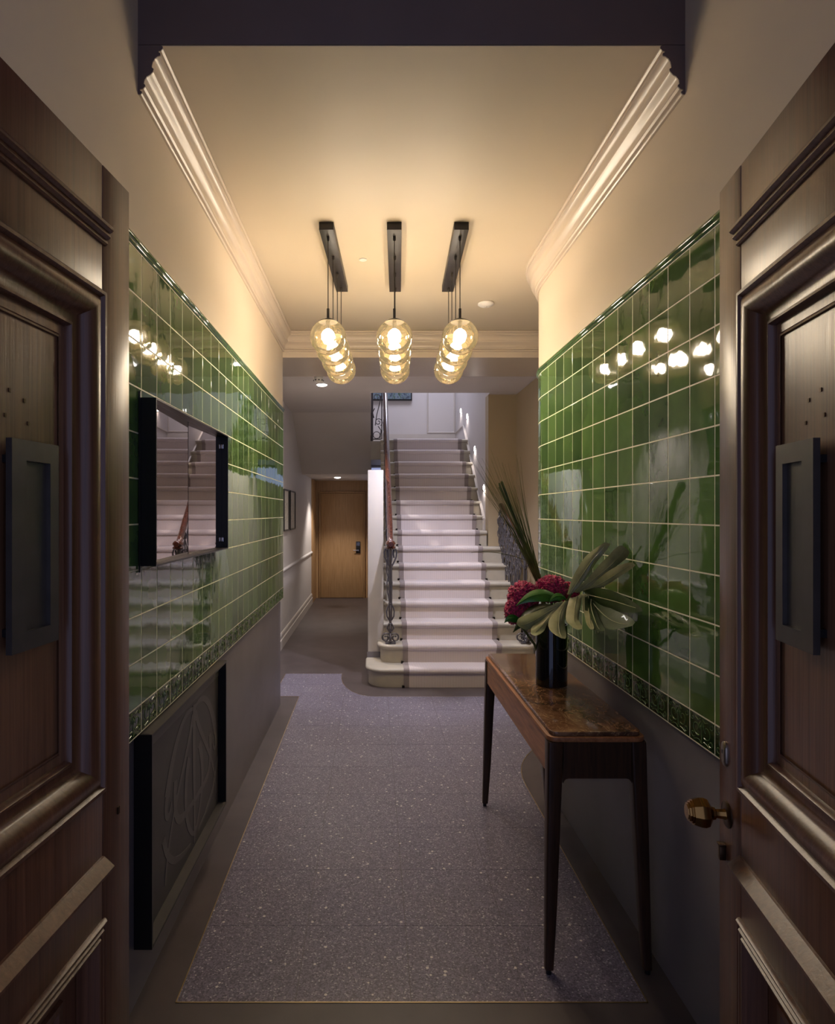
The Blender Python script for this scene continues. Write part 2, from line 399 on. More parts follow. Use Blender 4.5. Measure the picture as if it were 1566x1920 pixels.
# ------------------------------------------------------------------ green tiles
TW, G, TD = 0.15, 0.0042, 0.010
def bent(u, v, d, r):
    """u along the wall, v up, d proud of the back; r = curvature radius of the face or None"""
    if r is None: return (u, -d, v)
    a = u / r; rr = r - TD + d
    return (rr * math.sin(a), (r - TD) - rr * math.cos(a), v)
def tile_mesh(name, h, r, mat, relief=False):
    mb = MB(); hw, hh = (TW - G) / 2, (h - G) / 2; N = 1 if r is None else 4
    prof = [(0, 0), (0, TD - 0.0012), (0.0004, TD - 0.0003), (0.0014, TD)]
    rings = []
    for ins, d in prof:
        us = [-hw + ins + (2 * hw - 2 * ins) * k / N for k in range(N + 1)]
        ring = [bent(u, -hh + ins, d, r) for u in us] + [bent(u, hh - ins, d, r) for u in us[::-1]]
        rings.append(ring)
    mb.grid(rings, True)
    n = len(rings[0]); b = len(mb.v) - n
    for k in range(N): mb.f.append([b + k, b + k + 1, b + n - 2 - k, b + n - 1 - k])
    nrel = len(mb.f)
    if relief:
        def ln(pts, rad=0.0017): mb.tube([bent(u * hw * 0.93, v * hh * 0.9, TD + 0.0001, r) for u, v in pts], [q * 0.62 for q in rad] if isinstance(rad, list) else rad * 0.8, 5)
        def spiral(cx, cy, r0, r1, a0, a1, k=12): return [(cx + (r0 + (r1 - r0) * t / k) * math.cos(a0 + (a1 - a0) * t / k), cy + (r0 + (r1 - r0) * t / k) * 1.45 * math.sin(a0 + (a1 - a0) * t / k)) for t in range(k + 1)]
        for sx in (1, -1):
            f = lambda pts: [(sx * a, b_) for a, b_ in pts]
            ln(f(spiral(0.42, 0.1, 0.42, 0.10, R(-120), R(230), 14)), [0.0030 - 0.0001 * k for k in range(15)])
            ln(f(spiral(0.78, -0.55, 0.22, 0.06, R(200), R(520), 9)))
            ln(f(spiral(0.82, 0.72, 0.2, 0.06, R(60), R(-240), 8)))
            ln(f([(0.02, -0.95), (0.2, -0.75), (0.45, -0.8), (0.7, -0.95)]))
            ln(f([(0.1, 0.95), (0.3, 0.75), (0.55, 0.9)]))
        ln([(0, -0.9), (0.02, -0.4), (0, 0.1)], [0.003, 0.0036, 0.002])
        ln([(0, 0.0), (0.0, 0.35), (0, 0.62)], [0.002, 0.0075, 0.001])
        ln([(-0.16, 0.1), (-0.2, 0.45), (-0.08, 0.7)], [0.001, 0.005, 0.001])
        ln([(0.16, 0.1), (0.2, 0.45), (0.08, 0.7)], [0.001, 0.005, 0.001])
    nb = len(mb.f) if not relief else nrel
    o = mb.build(name, [mat, 'frieze_line'], None, smooth=relief or r is not None, angle=25)
    for p in o.data.polygons:
        if p.index >= nb: p.material_index = 1
    me = o.data; bpy.data.objects.remove(o); return me
def cap_mesh(name, r):
    mb = MB(); hw = (TW - 0.001) / 2; N = 1 if r is None else 4; h = 0.034; rows = []
    prof = [(0, 0), (0.008, 0.0), (0.014, 0.003), (0.0165, 0.008), (0.0165, 0.011), (0.013, 0.013), (0.017, 0.015), (0.021, 0.020), (0.022, 0.025), (0.019, 0.031), (0.011, 0.034), (0, 0.034)]
    for d, z in prof: rows.append([bent(-hw + 2 * hw * k / N, z, d, r) for k in range(N + 1)])
    mb.grid(rows)
    for e in (0, N): mb.f.append([k * (N + 1) + e for k in range(len(prof))])
    o = mb.build(name, 'tile', None, smooth=True, angle=50); me = o.data; bpy.data.objects.remove(o); return me
RC = RAD + (WR - TR)
TM = {('t', 0): tile_mesh('wall_tile', TW, None, 'tile'), ('t', 1): tile_mesh('wall_tile', TW, RC, 'tile'),
      ('f', 0): tile_mesh('frieze_tile', 0.094, None, 'frieze', True), ('f', 1): tile_mesh('frieze_tile', 0.094, RC, 'frieze', True),
      ('c', 0): cap_mesh('cap_tile', None), ('c', 1): cap_mesh('cap_tile', RC)}
ZF, ZT = 0.919, 1.013
def column(wall, x, y, rz, bentq):
    for k in range(10):
        jit = lambda s: random.gauss(0, s)
        link_copy('wall_tile', TM[('t', bentq)], wall, (x, y, ZT + (k + 0.5) * TW), (jit(0.0016), 0, rz + max(-0.005, min(0.005, jit(0.0022)))))
    link_copy('frieze_tile', TM[('f', bentq)], wall, (x, y, (ZF + ZT) / 2), (0, 0, rz))
    link_copy('cap_tile', TM[('c', bentq)], wall, (x, y, 2.514), (0, 0, rz))
# left wall: faces +x; tile local -y is the face normal
for k in range(27): column(wl, TL - TD, Y1 - 0.004 - (k + 0.5) * TW, R(90), 0)
# right wall: straight run then the curve
for k in range(15): column(wr, TR + TD, YC - 0.12 - (k + 0.5) * TW + TW, R(-90), 0)
s0 = 0.03
for k in range(8):
    a = (s0 + (k + 0.5) * TW) / RC
    rr = RC - TD
    column(wr, WR + RAD - rr * math.cos(a), YC + rr * math.sin(a), R(-90) - a, 1)

# ------------------------------------------------------------------ ceiling, bulkhead, cornice, upper parts
ce = MB().box(-1.0, 2.0, Y0, Y1, ZC, 4.0).build('ceiling', 'ceiling')
structure(ce, 'cream hall ceiling the pendants hang from', 'ceiling')
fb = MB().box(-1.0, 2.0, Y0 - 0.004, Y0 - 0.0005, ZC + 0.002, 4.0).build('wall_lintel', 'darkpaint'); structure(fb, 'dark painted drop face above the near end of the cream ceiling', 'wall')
vc = MB().box(-1.0, 2.0, 0.5, Y0, 4.0, 4.1).build('ceiling', 'ceiling'); structure(vc, 'high ceiling over the entrance just inside the front doors', 'ceiling')
wf = MB().box(-1.4, -0.60, 0.5, 0.72, 0, 4.1).box(0.68, 1.9, 0.5, 0.72, 0, 4.1).box(-0.60, 0.68, 0.5, 0.72, 2.36, 2.44).box(-0.60, 0.68, 0.5, 0.72, 3.85, 4.1).build('wall_front', 'cream')
structure(wf, 'front wall around the open entrance doors', 'wall')
bk = MB().box(-1.4, 2.0, Y1, 6.15, 2.99, 4.0).build('wall_bulkhead', 'cornice'); structure(bk, 'dropped beam with a cornice across the far end of the hall', 'wall')
# ceilings of lobby and corridor, round the stairwell opening
ls = MB().box(-1.4, -0.03, 6.15, 8.75, ZS, 3.35).box(-0.03, 2.0, 6.15, 7.3, ZS, 3.35).box(1.36, 2.0, 7.3, 7.6, ZS, 3.35).build('ceiling', 'soffit')
structure(ls, 'lower ceiling between the beam and the staircase', 'ceiling')
CPROF = [(0.0, -0.162), (0.009, -0.162), (0.013, -0.158), (0.013, -0.153), (0.007, -0.150), (0.007, -0.146), (0.018, -0.143), (0.024, -0.137), (0.024, -0.131), (0.019, -0.127),
         (0.021, -0.116), (0.030, -0.103), (0.042, -0.096), (0.050, -0.087), (0.052, -0.078), (0.046, -0.074), (0.046, -0.067), (0.049, -0.055), (0.056, -0.044), (0.066, -0.037), (0.074, -0.034),
         (0.074, -0.026), (0.068, -0.024), (0.068, -0.019), (0.076, -0.017), (0.082, -0.011), (0.082, -0.004), (0.076, 0.0)]
def sweep(path, side, prof, close_ends=True):
    """profile (out, z) swept along a plan path; side +1 pushes the profile to the path's left"""
    rows = []
    pts = [Vector(p) for p in path]
    for i, p in enumerate(pts):
        d0 = (p - pts[i - 1]).normalized() if i > 0 else None
        d1 = (pts[i + 1] - p).normalized() if i < len(pts) - 1 else None
        if d0 is None: d0 = d1
        if d1 is None: d1 = d0
        n0 = Vector((-d0.y, d0.x)) * side; n1 = Vector((-d1.y, d1.x)) * side
        n = (n0 + n1); n = n / max(0.2, n.length); k = 1 / max(0.3, n.dot(n0)); n = n * k
        rows.append([(p.x + n.x * o_, p.y + n.y * o_, z) for o_, z in prof])
    mb = MB(); mb.grid(rows)
    m = len(prof)
    if close_ends: mb.f.append(list(range(m)) + []); mb.f.append(list(range((len(rows) - 1) * m, len(rows) * m)))
    return mb
cp = [(o_, z + ZC) for o_, z in CPROF] + [(0, ZC)]
t1 = sweep([(-0.780, Y0), (-0.780, Y1), (1.9, Y1)], -1, cp).build('trim_1', 'cornice', smooth=True, angle=28)
EC = [(-0.780 + o_, z) for o_, z in cp]
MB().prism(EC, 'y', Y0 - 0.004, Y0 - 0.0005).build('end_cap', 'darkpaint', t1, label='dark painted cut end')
structure(t1, 'moulded cornice along the left wall and across the far beam', 'cornice')
rp = rpath(TR + 0.004); rp = [(rp[0][0], Y0)] + rp[2:]
t2 = sweep(rp, 1, cp).build('trim_2', 'cornice', smooth=True, angle=28)
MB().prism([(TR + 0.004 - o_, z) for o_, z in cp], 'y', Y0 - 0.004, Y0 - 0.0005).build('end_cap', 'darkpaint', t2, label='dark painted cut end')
structure(t2, 'moulded cornice curving along the right wall', 'cornice')

# ------------------------------------------------------------------ corridor and lobby walls
wc = MB().box(CLW - 0.2, CLW, Y1, 12.4, 0, 5.3).box(CLW - 0.2, WL - 0.2, Y1 - 0.2, Y1, 0, 4).build('wall_corridor', 'lilac')
structure(wc, 'pale left wall of the corridor with dado rail and skirting', 'wall')
sk = MB().prism([(CLW, 0), (CLW + 0.024, 0), (CLW + 0.024, 0.11), (CLW + 0.016, 0.118), (CLW + 0.016, 0.165), (CLW + 0.008, 0.182), (CLW, 0.185)], 'y', Y1, 11.45).build('baseboard_corridor', 'woodwork')
structure(sk, 'pale stepped skirting board along the corridor wall', 'skirting')
dr = MB().prism([(CLW, 0.905), (CLW + 0.012, 0.908), (CLW + 0.024, 0.925), (CLW + 0.024, 0.94), (CLW + 0.01, 0.952), (CLW, 0.955)], 'y', Y1, 11.45).build('trim_3', 'lilac')
structure(dr, 'dado rail along the corridor wall below the pictures', 'rail')
wb = MB().box(CLW - 0.2, 0.0, 12.2, 12.4, 0, 2.4).build('wall_corridor_end', 'oak'); structure(wb, 'pale oak panelling around the door at the corridor end', 'wall')
MB().box(CLW, CLW + 0.02, 11.45, 12.2, 0, 2.27).build('panel', 'oak', wb)
cc = MB().box(CLW, -0.03, 9.95, 12.3, 2.28, 2.42).build('ceiling', 'soffit'); structure(cc, 'low ceiling under the landing at the end of the corridor', 'ceiling')
lw = MB().box(CRW, CRW + 0.2, 4.55, 7.6, 0, 4).box(1.36, CRW + 0.1, 7.4, 7.6, 0, ZS).build('wall_lobby', 'beige'); structure(lw, 'beige wall right of the stairs behind the iron balustrade', 'wall')
ws = MB().box(1.36, 1.6, 7.6, 10.4, 0, 5.3).build('wall_stairs', 'lilac'); structure(ws, 'pale wall along the right of the stairs with small step lights', 'wall')
wst = MB().box(CLW - 0.2, 1.6, 10.22, 10.42, 2.4, 5.3).build('wall_landing', 'lilac'); structure(wst, 'pale panelled wall behind the stair landing', 'wall')
uw = MB().box(-1.2, 1.6, 7.1, 7.3, 3.35, 5.3).box(-1.2, 1.6, 7.1, 10.4, 5.2, 5.35).build('wall_stairwell', 'lilac'); structure(uw, 'upper walls and ceiling enclosing the stairwell', 'wall')
# panel moulding, skirting on landing wall, string on stair wall
pm = MB()
pf = lambda u, n, z: (u, 10.22 - n, z)
f = MB(pf).frame(0.875, 1.335, 2.95, 4.4, [(0, 0), (0, 0.012), (0.012, 0.016), (0.02, 0.006), (0.026, 0)]).build('trim_4', 'woodwork'); structure(f, 'raised panel moulding on the landing wall', 'moulding')
ps = MB().box(-1.1, 1.36, 10.20, 10.22, 2.70, 2.90).box(-1.1, 1.36, 10.205, 10.22, 2.90, 2.935).build('baseboard_landing', 'woodwork'); structure(ps, 'skirting board behind the top of the stairs', 'skirting')
S = [(7.61, 1.25), (7.66, 1.617), (9.33, 2.95), (10.2, 2.937), (10.2, 2.70), (9.4, 2.70)]
strg = MB().prism([(7.602, 1.40), (7.602, 1.575), (9.33, 2.95), (10.2, 2.95), (10.2, 2.6), (9.4, 2.6)], 'x', 1.345, 1.36).build('baseboard_stairs', 'lilac'); structure(strg, 'stair string rising along the right wall', 'skirting')
t = MB()
t.tube([(1.34, 7.602, 1.36), (1.34, 7.602, 1.58), (1.34, 9.33, 2.955), (1.34, 10.2, 2.955)], 0.014, 6); t.build('string_cap', 'woodwork', strg)

# ------------------------------------------------------------------ stairs
YS, GO, RI = 5.93, 0.2143, 0.18
st = thing('staircase', 'cream stone staircase of fifteen steps rising from the hall to a landing', 'stairs', (0.75, 5.93, 0))
def nose(z, y, r=0.022, out=0.03, n=8):
    """profile from riser top round the nosing to the tread top, (y, z)"""
    c = (y - out + r, z - r)
    return [(y, z - 2 * r)] + [(c[0] - r * math.cos(a), c[1] + r * math.sin(a)) for a in (R(-90 + 180 * k / n) for k in range(n + 1))]
for k in range(1, 16):
    y = YS + (k - 1) * GO; z = k * RI
    if k <= 2:
        xl, xr = (-0.076, 1.72) if k == 1 else (0.042, 1.63)
        rad = 0.20 if k == 1 else 0.15; yb = 6.384 if k == 1 else 6.396
        o_ = 0.03
        def plan(e, xl=xl, xr=xr, y=y, rad=rad, yb=yb):
            L, Rr, yy, q = xl + 0.03 - e, xr - 0.03 + e, y - e, rad
            p = [(L, yb)] + [(L + q - q * math.cos(a), yy + q - q * math.sin(a)) for a in (R(9 * i) for i in range(11))]
            return p + [(Rr - q + q * math.sin(a), yy + q - q * math.cos(a)) for a in (R(9 * i) for i in range(11))] + [(Rr, yb)]
        rows = [[(*p, 0 if k == 1 else (k - 1) * RI) for p in plan(0)], [(*p, z - 0.052) for p in plan(0)], [(*p, z - 0.046) for p in plan(0.006)]]
        for i in range(9):
            a = R(-90 + 180 * i / 8); rows.append([(*p, z - 0.022 + 0.022 * math.sin(a)) for p in plan(0.008 + 0.022 * math.cos(a))])
        mb = MB(); mb.grid(rows, True, True)
        mb.build('step', 'stone', st, smooth=True, angle=35)
    else:
        xl = 0.105; xr = 1.50 if k <= 7 else 1.345
        yb = y + GO if k < 15 else 9.2
        prof = [(yb, z - 0.16), (y, (k - 1) * RI)] + nose(z, y) + [(yb, z)]
        mb = MB().prism(prof, 'x', xl, xr); mb.build('step', 'stone', st, smooth=True, angle=35)
ld = MB().box(-0.034, 1.345, 9.14, 10.2, 2.43, 2.70).build('floor_landing', 'stone'); structure(ld, 'stair landing floor at the top of the steps', 'floor')
rf = MB().prism([(9.97, 2.27), (8.70, 3.06), (8.70, 3.55), (9.1, 3.28), (9.55, 2.95), (9.62, 2.70), (10.2, 2.70), (10.2, 2.27)], 'x', CLW, -0.035).build('wall_return_flight', 'soffit')
structure(rf, 'sloping plaster underside of the upper stair flight over the corridor', 'ceiling')
pr = MB().box(-0.055, 0.104, 6.40, 12.2, 0.0, 2.09).build('wall_pier', 'string', bevel=0.006); structure(pr, 'white pier and spandrel wall left of the stairs with balustrade shadows', 'wall')
psk = MB().box(-0.063, 0.108, 6.385, 6.40, 0.18, 0.235).build('baseboard_pier', 'greywall'); structure(psk, 'short grey skirting at the foot of the white pier', 'skirting')

# the carpet runner follows every step
ru = thing('stair_runner', 'pale striped stair carpet runner with taupe borders laid up the middle of the steps', 'carpet', (0.77, 5.93, 0))
def runner(x0, x1, th):
    pts = []
    for k in range(1, 16):
        y = YS + (k - 1) * GO; z = k * RI
        pts += [(y - th, (k - 1) * RI + (0.001 if k == 1 else th)), (y - th, z - 0.05)]
        c = (y - 0.03 + 0.022, z - 0.022); r = 0.022 + th
        pts += [(c[0] - r * math.cos(a), c[1] + r * math.sin(a)) for a in (R(-70 + 160 * i / 7) for i in range(8))]
    pts += [(9.9, 15 * RI + th)]
    inner = []
    for k in range(1, 16):
        y = YS + (k - 1) * GO; z = k * RI
        inner += [(y, (k - 1) * RI), (y, z - 0.05)]
        c = (y - 0.03 + 0.022, z - 0.022); r = 0.022
        inner += [(c[0] - r * math.cos(a), c[1] + r * math.sin(a)) for a in (R(-70 + 160 * i / 7) for i in range(8))]
    inner += [(9.9, 15 * RI)]
    return MB().grid([[(x0, *p) for p in inner], [(x0, *p) for p in pts], [(x1, *p) for p in pts], [(x1, *p) for p in inner]])
runner(0.34, 1.205, 0.010).build('carpet', 'carpet', ru, smooth=True, angle=50)
runner(0.288, 0.34, 0.009).build('border', 'carpet_edge', ru, smooth=True, angle=50, label='taupe woven border')
runner(1.205, 1.257, 0.009).build('border', 'carpet_edge', ru, smooth=True, angle=50, label='taupe woven border')
for k in range(1, 16):
    for x in (0.284, 1.262):
        y = YS + (k - 1) * GO - 0.012; z = (k - 1) * RI
        MB().box(x - 0.012, x + 0.012, y - 0.012, y + 0.012, z + 0.001, z + 0.022).build('rod_bracket', 'clip', ru)

# ------------------------------------------------------------------ iron balustrades
def spiral3(c, ax, r0, r1, a0, a1, k=16, sz=1.0):
    c = Vector(c); ax = Vector(ax)
    return [c + ax * ((r0 + (r1 - r0) * t / k) * math.cos(a0 + (a1 - a0) * t / k)) + Vector((0, 0, sz * (r0 + (r1 - r0) * t / k) * math.sin(a0 + (a1 - a0) * t / k))) for t in range(k + 1)]
def newel(root, x, y, zb, zt):
    m = MB(); h = zt - zb
    m.tube([(x, y, zb), (x, y, zt)], 0.013, 8)
    for d in (0.011, -0.011): m.tube([(x + d, y - 0.012, zb + 0.25 * h), (x + d, y - 0.012, zb + 0.82 * h)], 0.008, 6)
    for ax in ((1, 0, 0), (-1, 0, 0), (0, 1, 0), (0, -1, 0)):
        a = Vector(ax); base = Vector((x, y, 0))
        m.tube(spiral3(base + a * 0.045 + Vector((0, 0, zb + 0.055)), a, 0.048, 0.012, R(175), R(-330), 20), 0.0095, 6)
        m.tube([base + a * 0.012 + Vector((0, 0, zb + 0.115)), base + a * 0.035 + Vector((0, 0, zb + 0.15)), base + a * 0.014 + Vector((0, 0, zb + 0.19))], 0.007, 6)
        m.tube([base + a * q + Vector((0, 0, zb + e * h)) for q, e in ((0.012, 0.24), (0.034, 0.28), (0.038, 0.33), (0.03, 0.37), (0.012, 0.40))], 0.007, 6)
        m.tube([base + a * q + Vector((0, 0, zb + e * h)) for q, e in ((0.012, 0.80), (0.034, 0.84), (0.058, 0.90), (0.062, 0.95), (0.05, 0.985), (0.034, 0.975), (0.03, 0.93), (0.036, 0.89))], 0.0085, 6)
    for e in (0.2, 0.41, 0.80): m.ball((x, y, zb + e * h), 0.022, 10, 6, 0.6)
    m.box(x - 0.05, x + 0.05, y - 0.05, y + 0.05, zb, zb + 0.012)
    return m.build('newel', 'iron', root, smooth=True, angle=50)
def baluster(root, x, y, zb, zt, ax=(0, 1, 0), mat='iron'):
    m = MB(); h = zt - zb; a = Vector(ax); b = Vector((x, y, zb))
    m.tube([b, b + Vector((0, 0, h))], 0.008, 6)
    for s in (1, -1):
        for e, r in ((0.14, 0.042), (0.42, 0.05), (0.7, 0.05), (0.88, 0.036)):
            m.tube(spiral3(b + a * (s * r * 1.0) + Vector((0, 0, e * h)), a * s, r * 0.95, 0.010, R(180), R(-250), 14, 1.25), 0.0055, 5)
        side = Vector((a.y, a.x, 0)) * s
        m.tube([b + side * q + Vector((0, 0, e * h)) for q, e in ((0, 0.2), (0.022, 0.3), (0.026, 0.4), (0.004, 0.52), (0.024, 0.64), (0.028, 0.74), (0, 0.86))], 0.006, 5)
    return m.build('baluster', mat, root, smooth=True, angle=50)
bl = thing('stair_balustrade', 'grey cast iron balustrade with a polished handrail on the left of the stairs', 'railing', (0.17, 6.21, 0.36))
newel(bl, 0.170, 6.21, 0.362, 1.31)
hr = [(0.170, 6.10, 1.345), (0.170, 6.17, 1.350), (0.170, 6.23, 1.375), (0.170, 6.32, 1.45)] + [(0.170 - 0.012 * t, 6.32 + 2.68 * t, 1.45 + 0.84 * 2.68 * t) for t in (0.1, 0.25, 0.5, 0.75, 1.0)]
MB().tube(hr, [0.026, 0.029, 0.031] + [0.031] * 6, 12).build('handrail', 'rail', bl, smooth=True, angle=60, label='polished reddish brown handrail')
cap = MB().lathe([(0.014, 1.29), (0.036, 1.294), (0.052, 1.303), (0.054, 1.315), (0.040, 1.326), (0.040, 1.333), (0.053, 1.344), (0.050, 1.360), (0.034, 1.378)], (0.170, 6.17, 0), 20).build('rail_cap', 'rail', bl, smooth=True)
for k in range(3, 15):
    y = YS + (k - 1) * GO + 0.08; zb = k * RI; zt = 1.45 + 0.84 * (y - 6.32) - 0.02
    baluster(bl, 0.168, y, zb, zt)
brr = thing('stair_balustrade', 'short curved iron balustrade on the right of the stairs behind the flowers', 'railing', (1.50, 6.21, 0.36))
newel(brr, 1.505, 6.21, 0.362, 1.29)
MB().tube([(1.49, 6.12, 1.32), (1.492, 6.2, 1.335), (1.495, 6.45, 1.40), (1.50, 6.9, 1.56), (1.505, 7.38, 1.74)], 0.03, 12).build('handrail', 'rail', brr, smooth=True, angle=60, label='polished reddish brown handrail')
for k, y in enumerate((6.36, 6.5, 6.66, 6.82, 6.98, 7.14, 7.3)):
    step_k = min(7, int((y - YS) / GO) + 1)
    baluster(brr, 1.475, y, step_k * RI, 1.32 + 0.36 * (y - 6.2) - 0.03)
# landing balustrade in the stairwell
lb = thing('landing_balustrade', 'dark iron scroll panel of the landing balustrade seen in the stairwell', 'railing', (0.06, 9.16, 2.7))
m = MB()
m.tube([(-0.02, 9.16, 2.702), (-0.02, 9.16, 3.65)], 0.022, 6); m.tube([(0.125, 9.16, 2.702), (0.125, 9.16, 3.65)], 0.008, 6); m.tube([(-0.02, 9.16, 2.73), (0.125, 9.16, 2.73)], 0.008, 6)
m.build('post', 'iron_dark', lb, smooth=True)
m = MB()
m.tube(spiral3((0.075, 9.16, 2.98), (1, 0, 0), 0.062, 0.012, R(-60), R(480), 26), 0.006, 5)
m.tube(spiral3((0.05, 9.16, 2.79), (1, 0, 0), 0.05, 0.05, R(0), R(360), 18), 0.006, 5)
m.tube([(0.03, 9.16, 2.93), (0.05, 9.16, 3.08), (0.09, 9.16, 3.24), (0.115, 9.16, 3.36)], 0.007, 5)
m.tube(spiral3((0.05, 9.16, 3.34), (1, 0, 0), 0.055, 0.015, R(-20), R(400), 20), 0.006, 5)
m.tube([(0.02, 9.16, 3.18), (-0.01, 9.16, 3.12), (0.01, 9.16, 3.04)], 0.008, 5); m.tube([(0.1, 9.16, 2.74), (0.115, 9.16, 2.86), (0.07, 9.16, 2.92)], 0.007, 5)
m.build('scroll', 'iron_dark', lb, smooth=True)

# ------------------------------------------------------------------ the two open front door leaves
def front_door(name, label, ex, ey, ang, side):
    """ex, ey: free edge; ang: direction of the leaf; side +1: seen face looks to +x"""
    d = Vector((math.sin(ang), math.cos(ang))); n = Vector((d.y, -d.x)) * side
    def tf(u, q, z): return (ex - d.x * u + n.x * q, ey - d.y * u + n.y * q, z)
    hx, hy, _ = tf(0.6, 0, 0)
    root = thing(name, label, 'door', (hx, hy, 0.01), None, 'structure')
    B = lambda: MB(tf)
    W = 0.60; TH = -0.055
    for u0 in (0, W - 0.105): B().box(u0, u0 + 0.105, TH, 0, 0.01, 2.315).build('stile', 'door', root, bevel=0.002)
    for z0, z1 in ((2.065, 2.315), (0.86, 1.13), (0.01, 0.22)): B().box(0.106, W - 0.106, TH, -0.0006, z0, z1).build('rail', 'door', root, bevel=0.0015)
    B().box(0.10, W - 0.10, TH + 0.012, -0.026, 1.12, 2.07).build('panel', 'door_panel', root, label='brushed wooden panel of lighter brown')
    B().frame(0.205, W - 0.205, 1.225, 1.965, [(0, -0.0262), (0.004, -0.023), (0.008, -0.022)]).build('panel_bead', 'door', root)
    prof = [(0, -0.001), (0, 0.004), (0.003, 0.007), (0.009, 0.007), (0.012, 0.003), (0.014, 0.0), (0.02, 0.004), (0.030, 0.009), (0.040, 0.008), (0.050, 0.002), (0.058, -0.008), (0.064, -0.016),
            (0.070, -0.018), (0.080, -0.0185), (0.082, -0.014), (0.087, -0.013), (0.090, -0.017), (0.091, -0.027)]
    B().frame(0.100, W - 0.100, 1.118, 2.073, prof).build('moulding', 'door', root, smooth=True, angle=35)
    # lower panel with triple reeds
    B().box(0.10, W - 0.10, TH + 0.012, -0.034, 0.21, 0.87).build('panel', 'door', root)
    reed = [(0, -0.001)]
    for i in range(3): reed += [(0.011 * i + 0.001, 0.004), (0.011 * i + 0.004, 0.0085), (0.011 * i + 0.008, 0.0075), (0.011 * i + 0.010, 0.001)]
    reed += [(0.034, -0.004), (0.040, -0.033)]
    B().frame(0.100, W - 0.100, 0.205, 0.876, reed).build('moulding', 'door', root, smooth=True, angle=35)
    B().frame(0.190, W - 0.190, 0.295, 0.786, [(0, -0.0342), (0.002, -0.026), (0.008, -0.024), (0.014, -0.026), (0.018, -0.0342)]).build('panel_bead', 'door', root, smooth=True, angle=35)
    # reeded strip on the top rail
    m = B(); z = 2.161; pf = [(-0.001, z)]
    for i, q in enumerate((0.006, 0.012, 0.018)): pf += [(q - 0.003, z + 0.001), (q, z + 0.004), (q, z + 0.008), (q - 0.002, z + 0.0115)]; z += 0.0125
    pf += [(-0.001, z)]
    rows = [[(u, q, zz) for q, zz in pf] for u in (0.098, W - 0.098)]
    m.grid(rows, False); k = len(pf); m.f += [list(range(k)), list(range(k, 2 * k))]
    m.build('reeded_strip', 'door', root, smooth=True, angle=30)
    # weather ledge below the big panel
    m = B(); m.prism([], 'x', 0, 1) if False else None
    pf = [(-0.001, 0.966), (0.014, 0.968), (0.024, 0.974), (0.024, 0.979), (0.004, 0.996), (-0.001, 0.997)]
    rows = [[(u, q, zz) for q, zz in pf] for u in (0.106, W - 0.106)]; k = len(pf)
    m.grid(rows, True, True); m.build('ledge', 'door', root)
    # black pull plate with a recessed slot
    m = B(); n0, n1 = -0.010, 0.0
    a0, a1, c0, c1 = 0.247, 0.365, 1.437, 1.763
    o4 = [(a0, c0), (a1, c0), (a1, c1), (a0, c1)]; i4 = [(0.270, 1.466), (0.331, 1.466), (0.331, 1.731), (0.270, 1.731)]
    m.grid([[(u, n0, z) for u, z in o4], [(u, n1, z) for u, z in o4], [(u, n1, z) for u, z in i4], [(u, n0 + 0.003, z) for u, z in i4]], True)
    m.box(a0 + 0.001, a1 - 0.001, n0 - 0.0, n0 + 0.003, c0 + 0.001, c1 - 0.001)
    plate = m.build('pull_plate', 'plate', root, label='blackened metal pull plate with a recessed slot')
    m = B()
    for uu in (a0 + 0.02, a1 - 0.02):
        for zz in (c0 + 0.03, c1 - 0.03): m.box(uu - 0.006, uu + 0.006, -0.028, n0, zz - 0.006, zz + 0.006)
    m.build('standoff', 'black', plate)
    # hinges
    for zz in (0.3, 1.2, 2.05):
        m = B(); m.lathe([(0.009, -0.05), (0.009, 0.05)], (W + 0.008, -0.012, zz), 10); m.build('hinge', 'bronze', root, smooth=True)
    # pin holes left in the panel above the plate
    m = B()
    for uu, zz in ((0.29, 1.795), (0.3, 1.83), (0.345, 1.80), (0.335, 1.84)): m.box(uu - 0.0022, uu + 0.0022, -0.027, -0.0245, zz - 0.003, zz + 0.003)
    m.build('pin', 'bronze', root)
    return root, tf
d1, tf1 = front_door('door_1', 'dark oak front door leaf standing open on the left', -0.506, 1.30, R(5.35), 1)
d2, tf2 = front_door('door_2', 'dark oak front door leaf on the right with a brass knob', 0.718, 1.30, R(9.2), -1)
# knob, rose, escutcheon, keyhole cover on the right leaf
def on2(u, z, prof, name, mat, parent, n=16):
    m = MB(tf2)
    rows = []
    for r, q in prof: rows.append([(u + r * math.cos(a), q, z + r * math.sin(a)) for a in (2 * math.pi * k / n for k in range(n))])
    m.grid(rows, True, True); return m.build(name, mat, parent, smooth=True, angle=35)
KU, KZ = 0.042, 1.045
kb = on2(KU, KZ, [(0.012, 0.0), (0.012, 0.004), (0.010, 0.007), (0.009, 0.022), (0.012, 0.024), (0.013, 0.029), (0.018, 0.032), (0.027, 0.038), (0.030, 0.046), (0.0295, 0.054), (0.026, 0.064), (0.0255, 0.067), (0.0225, 0.0675), (0.0222, 0.071), (0.019, 0.0715), (0.0185, 0.075), (0.015, 0.0755), (0.0145, 0.077), (0.0001, 0.077)], 'knob', 'old_brass', d2, 8)
on2(KU, KZ, [(0.026, 0.0), (0.026, 0.002), (0.023, 0.004), (0.012, 0.005), (0.0001, 0.005)], 'rose', 'bronze', d2, 20)
m = MB(tf2); rows = []
for s_, q in ((1.0, 0.0), (1.0, 0.003), (0.85, 0.0055), (0.5, 0.0062), (0.001, 0.0062)):
    rows.append([(0.033 + 0.0125 * s_ * math.cos(a), q, (1.163 + 0.0125 * (1 if math.sin(a) > 0 else -1)) + 0.0125 * s_ * math.sin(a) - 0.0125 * (1 - s_) * (1 if math.sin(a) > 0 else -1)) for a in (R(9 + 18 * k) for k in range(20))])
